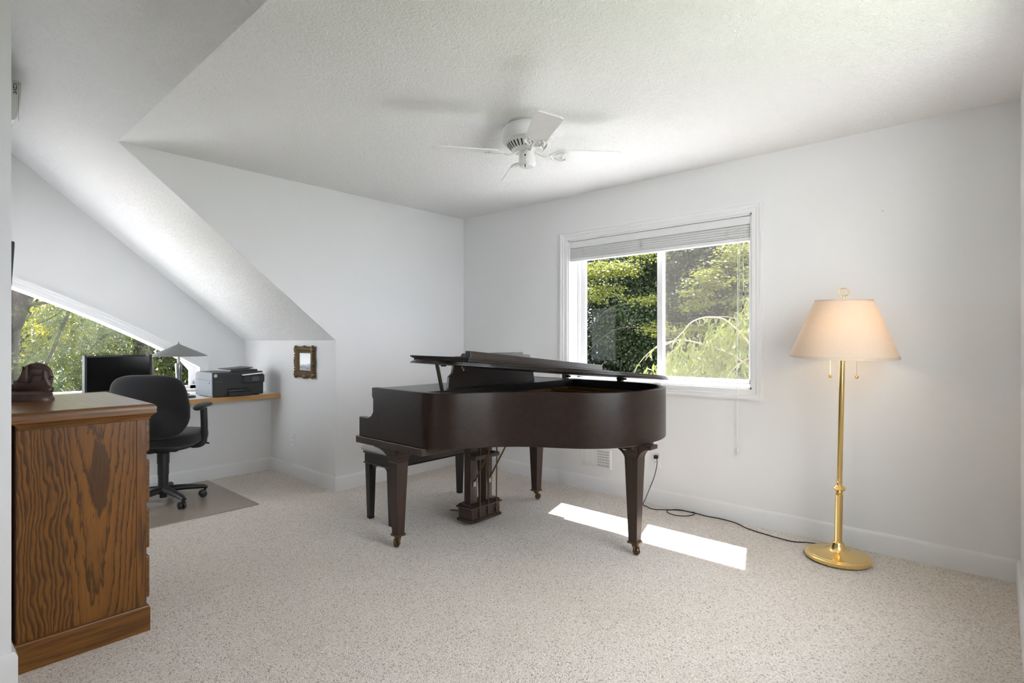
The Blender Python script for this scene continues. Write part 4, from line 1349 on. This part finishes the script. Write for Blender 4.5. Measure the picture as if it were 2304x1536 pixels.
# ------------------------------------------------------------------ outside: ground and trees
GZ = -2.9
o = MB().box(-30, 60, -30, 60, GZ - .2, GZ).build('ground', M['ground']); o['kind'] = 'structure'
b = MB().prism([(XB + .21, .60), (XB + 4.8, .28), (XB + 4.8, .20), (XB + .21, .52)], 'y', .3, 7.0)  # unseen roof added to bounce sunlight up through the right window
for k in range(13):
    b.prism([(XB + .21, .62), (XB + 4.8, .30), (XB + 4.8, .28), (XB + .21, .60)], 'y', .4 + k * .48, .425 + k * .48)
skind(b.build('roof_bounce_right', M['bounceroof']))
b = MB().prism([(5.96, .60), (10.0, .10), (10.0, .02), (5.96, .52)], 'x', -2.5, 6.5)  # added reflector roof, out of view, throws light up into the alcove
for k in range(14):
    b.prism([(5.96, .62), (10.0, .12), (10.0, .10), (5.96, .60)], 'x', -1.4 + k * .5, -1.375 + k * .5)
skind(b.build('roof_bounce_arch', M['bounceroof']))
L = {}
L['dark'] = mat_leaf('evergreen_leaf', (.011, .021, .008), (.026, .042, .014), (.05, .08, .018), .30)
L['maple'] = mat_leaf('maple_leaf', (.034, .050, .010), (.080, .092, .020), (.27, .29, .04), .50)
L['yellow'] = mat_leaf('yellow_green_leaf', (.12, .14, .016), (.22, .22, .028), (.60, .56, .055), .50)
L['weep'] = mat_leaf('weeping_leaf', (.045, .065, .018), (.125, .135, .055), (.22, .25, .04), .42)
L['needle'] = mat_leaf('pine_needle', (.016, .026, .009), (.040, .056, .018), (.07, .09, .02), .30)


def leaves(name, C, U, V, Ln, Wd, mat, parent):
    """one quad leaf (kite) per row; C base, U along, V across"""
    N = len(C)
    Nn = np.cross(U, V)
    P = np.empty((N, 4, 3), np.float32)
    P[:, 0] = C
    P[:, 1] = C + U * (Ln * .42)[:, None] + V * (Wd * .5)[:, None] + Nn * (Wd * .10)[:, None]
    P[:, 2] = C + U * Ln[:, None] - Nn * (Ln * .10)[:, None]
    P[:, 3] = C + U * (Ln * .42)[:, None] - V * (Wd * .5)[:, None] + Nn * (Wd * .10)[:, None]
    off = WL[parent.name]
    P -= np.array(off, np.float32)
    me = bpy.data.meshes.new(name)
    me.vertices.add(N * 4); me.loops.add(N * 4); me.polygons.add(N)
    me.vertices.foreach_set('co', P.ravel())
    me.loops.foreach_set('vertex_index', np.arange(N * 4, dtype=np.int32))
    me.polygons.foreach_set('loop_start', np.arange(0, N * 4, 4, dtype=np.int32))
    me.update(); me.validate()
    me.materials.append(mat)
    o = bpy.data.objects.new(name, me); COL.objects.link(o); o.parent = parent
    WL[o.name] = off.copy()
    return o


def unit(a):
    return a / np.maximum(np.linalg.norm(a, axis=-1, keepdims=True), 1e-9)


def frames(rng, N, main, jit):
    """leaf direction near `main` (N,3) with jitter, and a random across vector"""
    U = unit(main + rng.normal(0, jit, (N, 3)))
    A = rng.normal(0, 1, (N, 3)); A[:, 2] *= .35
    V = unit(np.cross(U, np.cross(A, U)))
    return U, V


def shell_points(rng, N, c, r, inner=.6):
    d = unit(rng.normal(0, 1, (N, 3)))
    k = inner + (1 - inner) * rng.random((N, 1))
    return np.array(c) + d * k * np.array(r), d


def clumped(rng, c, r, nclump, per, cr, inner=.5, zmin=None):
    cc, _ = shell_points(rng, nclump, c, r, inner)
    if zmin is not None: cc = cc[(cc[:, 2] > zmin) & (cc[:, 2] < 5.2)]
    idx = np.repeat(np.arange(len(cc)), per)
    d = rng.normal(0, 1, (len(idx), 3)) * np.array(cr)
    return cc[idx] + d, unit(d)


def trunk(parent, pts, rad, mat, branches=()):
    b = MB().tube(spline(pts, 5), [rad[0] + (rad[1] - rad[0]) * i / ((len(pts) - 1) * 5) for i in range((len(pts) - 1) * 5 + 1)], 10)
    for bp, r0, r1 in branches:
        s_ = spline(bp, 5)
        b.tube(s_, [r0 + (r1 - r0) * i / (len(s_) - 1) for i in range(len(s_))], 7)
    return b.build('trunk', mat, parent, smooth=60)


def bushy_tree(name, label, cat, x, y, r, zc, n, per, Ln, mat, seed, bark='bark', cr=(.28, .28, .16), inner=.45, zmin=-1.2, group='trees outside the windows', droop=.5):
    rng = np.random.default_rng(seed)
    t_ = thing(name, label, cat, (x, y, GZ), group)
    P, d = clumped(rng, (x, y, zc), r, n, per, cr, inner, zmin)
    N = len(P)
    main = d * .8 + np.array([0, 0, -droop])
    U, V = frames(rng, N, main, .45)
    ln = Ln * rng.uniform(.6, 1.25, N)
    leaves('foliage', P.astype(np.float32), U, V, ln, ln * .72, mat, t_)
    tp = zc + r[2] * .5
    br = []
    for k in range(7):
        a = rng.uniform(0, 2 * PI); z = rng.uniform(zc - r[2] * .6, zc + r[2] * .3)
        e = Vector((x + math.cos(a) * r[0] * .75, y + math.sin(a) * r[1] * .75, z + rng.uniform(.2, .9)))
        br.append(([Vector((x, y, z - .4)), Vector((x, y, z)).lerp(e, .5) + Vector((0, 0, .1)), e], .05, .012))
    trunk(t_, [(x, y, GZ), (x + .1, y - .05, zc - 1), (x, y, tp)], (.17, .05), M[bark], br)
    return t_


# beyond the right window
bushy_tree('evergreen_tree', 'dark dense evergreen farthest left beyond the right window', 'tree', 15.0, 10.3, (2.6, 2.4, 5.4), 1.6, 540, 230, .082, L['dark'], 1, cr=(.32, .32, .24))
bushy_tree('evergreen_tree', 'dark dense evergreen in the middle beyond the right window', 'tree', 14.6, 6.4, (2.4, 2.4, 5.6), 1.8, 540, 230, .082, L['dark'], 2, cr=(.32, .32, .24))
bushy_tree('evergreen_tree', 'dark dense evergreen on the right beyond the right window', 'tree', 15.2, 2.6, (2.5, 2.5, 5.4), 1.6, 540, 230, .082, L['dark'], 3, cr=(.32, .32, .24))
bushy_tree('evergreen_tree', 'tall dark evergreen at the right rear beyond the right window', 'tree', 18.5, 4.6, (3.0, 3.0, 6.5), 2.6, 640, 150, .12, L['dark'], 4, cr=(.42, .42, .36))
bushy_tree('evergreen_tree', 'tall dark evergreen at the left rear beyond the right window', 'tree', 18.8, 9.0, (3.0, 3.0, 6.5), 2.6, 820, 150, .12, L['dark'], 5, cr=(.42, .42, .36))


def maple(name, label, x, y, spots, seed, mat, Ln=.054, per=120, trunk_top=3.0, group='leafy trees by the house'):
    rng = np.random.default_rng(seed)
    t_ = thing(name, label, 'tree', (x, y, GZ), group)
    Cs, br = [], []
    for (c, k, rad) in spots:
        c = Vector(c)
        for i in range(k):
            Cs.append(np.array(c) + rng.normal(0, 1, 3) * np.array(rad))
        m = Vector((x, y, c.z - .6))
        br.append(([m, m.lerp(c, .5) + Vector((0, 0, .25)), c], .010, .004))
    Cs = np.array(Cs)
    idx = np.repeat(np.arange(len(Cs)), per)
    d = rng.normal(0, 1, (len(idx), 3)) * np.array((.15, .15, .045))
    P = Cs[idx] + d
    N = len(P)
    dh = d.copy(); dh[:, 2] = 0
    U, V = frames(rng, N, unit(dh) * .9 + np.array([0, 0, -.35]), .35)
    V[:, 2] *= .4; V = unit(V)
    ln = Ln * rng.uniform(.65, 1.2, N)
    leaves('foliage', P.astype(np.float32), U, V, ln, ln * .95, mat, t_)
    trunk(t_, [(x, y, GZ), (x + .08, y + .05, 0), (x, y, trunk_top)], (.11, .04), M['bark2'], br)
    return t_


def q3(px, py, X):
    return on_x(px, py, X)


maple('maple_tree', 'bright green maple in the left pane of the right window', 9.6, 6.6,
      [(q3(1345, 610, 9.0), 7, (.15, .16, .13)), (q3(1400, 600, 9.2), 7, (.15, .17, .13)), (q3(1432, 565, 9.4), 5, (.2, .2, .10)), (q3(1335, 665, 8.8), 3, (.12, .14, .06)), (q3(1368, 650, 8.9), 2, (.1, .12, .05)), (q3(1448, 680, 9.0), 2, (.1, .06, .05)),
       (q3(1462, 735, 9.0), 2, (.1, .07, .05)), (q3(1345, 560, 9.6), 4, (.3, .3, .15)), (q3(1230, 620, 9.3), 10, (.4, .4, .4)), (q3(1470, 540, 9.6), 4, (.3, .2, .1))], 11, L['maple'])
maple('maple_tree', 'pale green maple in the right pane of the right window', 10.2, 3.3,
      [(q3(1590, 640, 9.4), 4, (.12, .13, .10)), (q3(1602, 615, 9.4), 3, (.1, .1, .07)), (q3(1572, 680, 9.4), 3, (.1, .1, .06)), (q3(1562, 655, 9.4), 2, (.1, .08, .05)), (q3(1625, 590, 9.6), 1, (.1, .06, .04)), (q3(1668, 565, 9.8), 6, (.2, .16, .12)),
       (q3(1686, 630, 9.6), 5, (.2, .10, .2)), (q3(1680, 690, 9.6), 4, (.2, .10, .1)), (q3(1540, 735, 9.2), 3, (.1, .16, .05)), (q3(1510, 745, 9.2), 2, (.1, .1, .05)), (q3(1760, 600, 9.8), 12, (.4, .4, .5)), (q3(1640, 520, 10), 4, (.3, .4, .1))], 12, L['maple'])

# weeping tree close to the right window: arching bare branches and hanging leaves
rng = np.random.default_rng(21)
wt = thing('weeping_tree', 'weeping tree with arching bare branches and hanging leaves, low in the right window', 'tree', (6.5, 1.5, GZ), 'leafy trees by the house')
arcs_px = [[(1760, 900), (1700, 790), (1640, 725), (1600, 713), (1560, 722), (1535, 748), (1510, 770), (1470, 785), (1440, 815), (1424, 845)],
           [(1740, 880), (1660, 805), (1600, 780), (1540, 765), (1500, 770), (1476, 780), (1452, 810)],
           [(1720, 760), (1690, 760), (1660, 720), (1625, 712), (1605, 715)],
           [(1670, 860), (1640, 820), (1600, 815), (1570, 830), (1545, 850), (1530, 900)],
           [(1760, 780), (1710, 800), (1680, 808), (1650, 830), (1630, 860)],
           [(1560, 840), (1590, 815), (1625, 798)], [(1540, 752), (1530, 775), (1505, 800), (1497, 845)]]
br = []
Lp, Ld = [], []
for i, a in enumerate(arcs_px):
    X_ = 5.9 + .18 * (i % 4)
    pts3 = [q3(px, py, X_ + .10 * math.sin(j)) for j, (px, py) in enumerate(a)]
    br.append((pts3, .011 if i < 2 else .007, .003))
    s_ = spline(pts3, 8)
    for p in s_:
        if rng.random() < .55: Lp.append(np.array(p))
# hanging strands filling the crown
for k in range(330):
    px = rng.uniform(1455, 1860); top = np.interp(px, [1440, 1480, 1530, 1600, 1650, 1690, 1860], [820, 790, 745, 712, 700, 640, 560])
    py = top + abs(rng.normal(0, 1)) * 70 + rng.uniform(0, 25)
    X_ = rng.uniform(5.7, 7.2)
    s0 = np.array(q3(px, py, X_))
    Ls = rng.uniform(.15, .5)
    dx, dy = rng.normal(0, .10, 2)
    for j in range(int(Ls / .018)):
        t__ = j * .018 / Ls
        Lp.append(s0 + np.array((dx * t__, dy * t__, -Ls * t__)) + rng.normal(0, .025, 3))
Lp = np.array(Lp); N = len(Lp)
sp_ = rng.normal(0, 1, (N, 3)) * np.array((.55, .55, .2))
U, V = frames(rng, N, sp_ + np.array([0, 0, -.9]), .12)
ln = rng.uniform(.06, .125, N)
leaves('foliage', Lp.astype(np.float32), U, V, ln, ln * .24, L['weep'], wt)
trunk(wt, [(6.5, 1.5, GZ), (6.45, 1.55, -.6), (6.5, 1.6, .6), (6.4, 1.75, 1.3)], (.10, .04), M['twig'], br)

# beyond the arched window
bushy_tree('broadleaf_tree', 'yellow-green sunlit tree at the left of the arched window', 'tree', 1.3, 13.0, (1.7, 1.6, 2.6), 2.3, 190, 150, .062, L['yellow'], 31, cr=(.22, .22, .12), inner=.3, zmin=.2, group='trees beyond the arched window')
bushy_tree('broadleaf_tree', 'mid-green broadleaf tree in the middle of the arched window', 'tree', 3.4, 14.4, (1.8, 1.7, 2.9), 1.9, 210, 150, .062, L['maple'], 32, cr=(.22, .22, .13), inner=.3, zmin=-1, group='trees beyond the arched window')
bushy_tree('evergreen_tree', 'dark evergreen at the right of the arched window', 'tree', 5.4, 14.0, (1.5, 1.5, 4.2), 1.2, 300, 190, .075, L['dark'], 33, cr=(.3, .3, .26), group='trees beyond the arched window')
bushy_tree('evergreen_tree', 'far dark tree behind the middle of the arched window', 'tree', 4.6, 19.5, (2.8, 2.4, 3.6), -.3, 130, 100, .13, L['dark'], 34, cr=(.4, .4, .32), group='trees beyond the arched window')
bushy_tree('evergreen_tree', 'far dark tree behind the left of the arched window', 'tree', .6, 19.0, (2.6, 2.4, 3.4), -.3, 120, 100, .13, L['dark'], 35, cr=(.4, .4, .32), group='trees beyond the arched window')


def pine(name, label, pts, rad, limbs, seed, tuft=56):
    rng = np.random.default_rng(seed)
    x, y = pts[0][0], pts[0][1]
    t_ = thing(name, label, 'tree', (x, y, GZ), 'trees beyond the arched window')
    Cc, Dd = [], []
    for bp, r0, r1, dens in limbs:
        s_ = spline([Vector(p) for p in bp], 6)
        for p in s_[len(s_) // 4:]:
            for k in range(dens * 2):
                Cc.append(np.array(p) + rng.normal(0, 1, 3) * np.array((.22, .22, .12)))
    Cc = np.array(Cc)
    idx = np.repeat(np.arange(len(Cc)), tuft)
    d = unit(rng.normal(0, 1, (len(idx), 3)) + np.array((0, 0, .25)))
    U, V = frames(rng, len(idx), d, .05)
    ln = rng.uniform(.045, .075, len(idx))
    leaves('foliage', (Cc[idx] + rng.normal(0, .035, (len(idx), 3))).astype(np.float32), U, V, ln, ln * .07, L['needle'], t_)
    trunk(t_, pts, rad, M['bark'], [(bp, r0, r1) for bp, r0, r1, _ in limbs])


def q4(px, py, Y):
    return on_y(px, py, Y)


pine('pine_tree', 'pine with a leaning brown trunk at the left edge of the arched window',
     [(.95, 11.2, GZ), (1.0, 11.1, 1.0), q4(28, 720, 11.0), q4(52, 655, 10.9), q4(75, 560, 10.8)], (.17, .13),
     [([q4(45, 690, 11), q4(120, 678, 10.6), q4(200, 676, 10.3)], .03, .012, 1),
      ([q4(160, 660, 10.6), q4(155, 700, 10.6), q4(135, 745, 10.5), q4(118, 790, 10.4), q4(95, 830, 10.3), q4(60, 870, 10.2)], .030, .014, 4),
      ([q4(150, 690, 10.6), q4(120, 712, 10.5), q4(80, 730, 10.4)], .015, .006, 2),
      ([q4(160, 665, 10.6), q4(185, 690, 10.4), q4(225, 720, 10.2)], .012, .005, 4)], 41)
pine('pine_tree', 'pine with a reddish trunk behind the computer monitor',
     [(3.55, 12.4, GZ), (3.5, 12.3, 0), q4(338, 880, 12.2), q4(322, 780, 12.1), q4(305, 700, 12.0)], (.16, .12),
     [([q4(250, 690, 11.8), q4(235, 735, 11.6), q4(222, 760, 11.5)], .02, .006, 3),
      ([q4(320, 760, 12.0), q4(280, 740, 11.7), q4(230, 760, 11.4), q4(190, 800, 11.2)], .028, .008, 7),
      ([q4(325, 830, 12.1), q4(270, 810, 11.6), q4(200, 820, 11.2), q4(140, 850, 11.0)], .028, .008, 7),
      ([q4(330, 860, 12.1), q4(260, 870, 11.5), q4(180, 880, 11.1), q4(90, 890, 10.9)], .028, .008, 7),
      ([q4(310, 730, 12.0), q4(360, 740, 12.0), q4(410, 790, 12.2)], .025, .008, 5)], 42)

# ------------------------------------------------------------------ light
wd = bpy.data.worlds.new('sky'); SC.world = wd; wd.use_nodes = True
nt = wd.node_tree; nt.nodes.clear()
out = nt.nodes.new('ShaderNodeOutputWorld'); bg = nt.nodes.new('ShaderNodeBackground')
tc = nt.nodes.new('ShaderNodeTexCoord'); nz = nt.nodes.new('ShaderNodeTexNoise'); rp = nt.nodes.new('ShaderNodeValToRGB')
nz.inputs['Scale'].default_value = 2.2; nz.inputs['Detail'].default_value = 4
rp.color_ramp.elements[0].position = .35; rp.color_ramp.elements[0].color = (.74, .835, 1.0, 1)
rp.color_ramp.elements[1].position = .62; rp.color_ramp.elements[1].color = (1.0, .978, .995, 1)
nt.links.new(tc.outputs['Generated'], nz.inputs['Vector']); nt.links.new(nz.outputs[0], rp.inputs[0]); nt.links.new(rp.outputs[0], bg.inputs[0])
bg.inputs[1].default_value = SKY
nt.links.new(bg.outputs[0], out.inputs[0])
sl = bpy.data.lights.new('sun', 'SUN'); sl.energy = SUN; sl.angle = R(.6); sl.color = (1, .96, .955)
so = bpy.data.objects.new('sun', sl); COL.objects.link(so)
so.rotation_euler = Vector((-.483, -.145, -1)).to_track_quat('-Z', 'Y').to_euler()
so.location = (8, 3, 12)


def portal(name, loc, dirv, sx, sy):
    l = bpy.data.lights.new(name, 'AREA'); l.shape = 'RECTANGLE'; l.size = sx; l.size_y = sy
    l.cycles.is_portal = True
    o = bpy.data.objects.new(name, l); COL.objects.link(o); o.location = loc
    o.rotation_euler = Vector(dirv).to_track_quat('-Z', 'Z').to_euler()


portal('portal_right_window', (XB + .24, 1.96, 1.46), (-1, 0, 0), 1.5, 1.2)
portal('portal_arched_window', (1.13, YK + .22, 1.2), (0, -1, 0), 1.6, 1.1)
portal('portal_added_hall', (-2.98, 1.15, 1.6), (1, 0, 0), .7, .9)
portal('portal_added_left', (XL - .18, (LY0 + LY1) / 2, (LZ0 + LZ1) / 2), (1, 0, 0), LY1 - LY0, LZ1 - LZ0)
portal('portal_added_near', ((NX0 + NX1) / 2, -.26, (NZ0 + NZ1) / 2), (0, 1, 0), NX1 - NX0, NZ1 - NZ0)
pl = bpy.data.lights.new('lamp_glow', 'POINT'); pl.energy = LAMP; pl.color = (1, .70, .38); pl.shadow_soft_size = .03
po = bpy.data.objects.new('lamp_glow', pl); COL.objects.link(po); po.location = lp(1.25)

# ------------------------------------------------------------------ camera and view
cam = bpy.data.cameras.new('camera'); cam.sensor_width = 36; cam.lens = 36 * F / 2304
cam.clip_start = .05; cam.clip_end = 200
cam.shift_y = -(768 - CY) / 2304
co = bpy.data.objects.new('camera', cam); COL.objects.link(co)
co.location = (0, 0, EYE)
co.rotation_euler = (PI / 2, 0, -math.atan2(SA, CA))
SC.camera = co
vs = SC.view_settings
vs.view_transform = 'Standard'; vs.look = 'None'; vs.gamma = 1; vs.exposure = EXPO
SC.cycles.use_denoising = True
SC.cycles.adaptive_threshold = 0.02
SC.cycles.max_bounces = 10; SC.cycles.diffuse_bounces = 9; SC.cycles.transparent_max_bounces = 24
SC.cycles.caustics_reflective = False; SC.cycles.caustics_refractive = False
SC.cycles.sample_clamp_indirect = 6
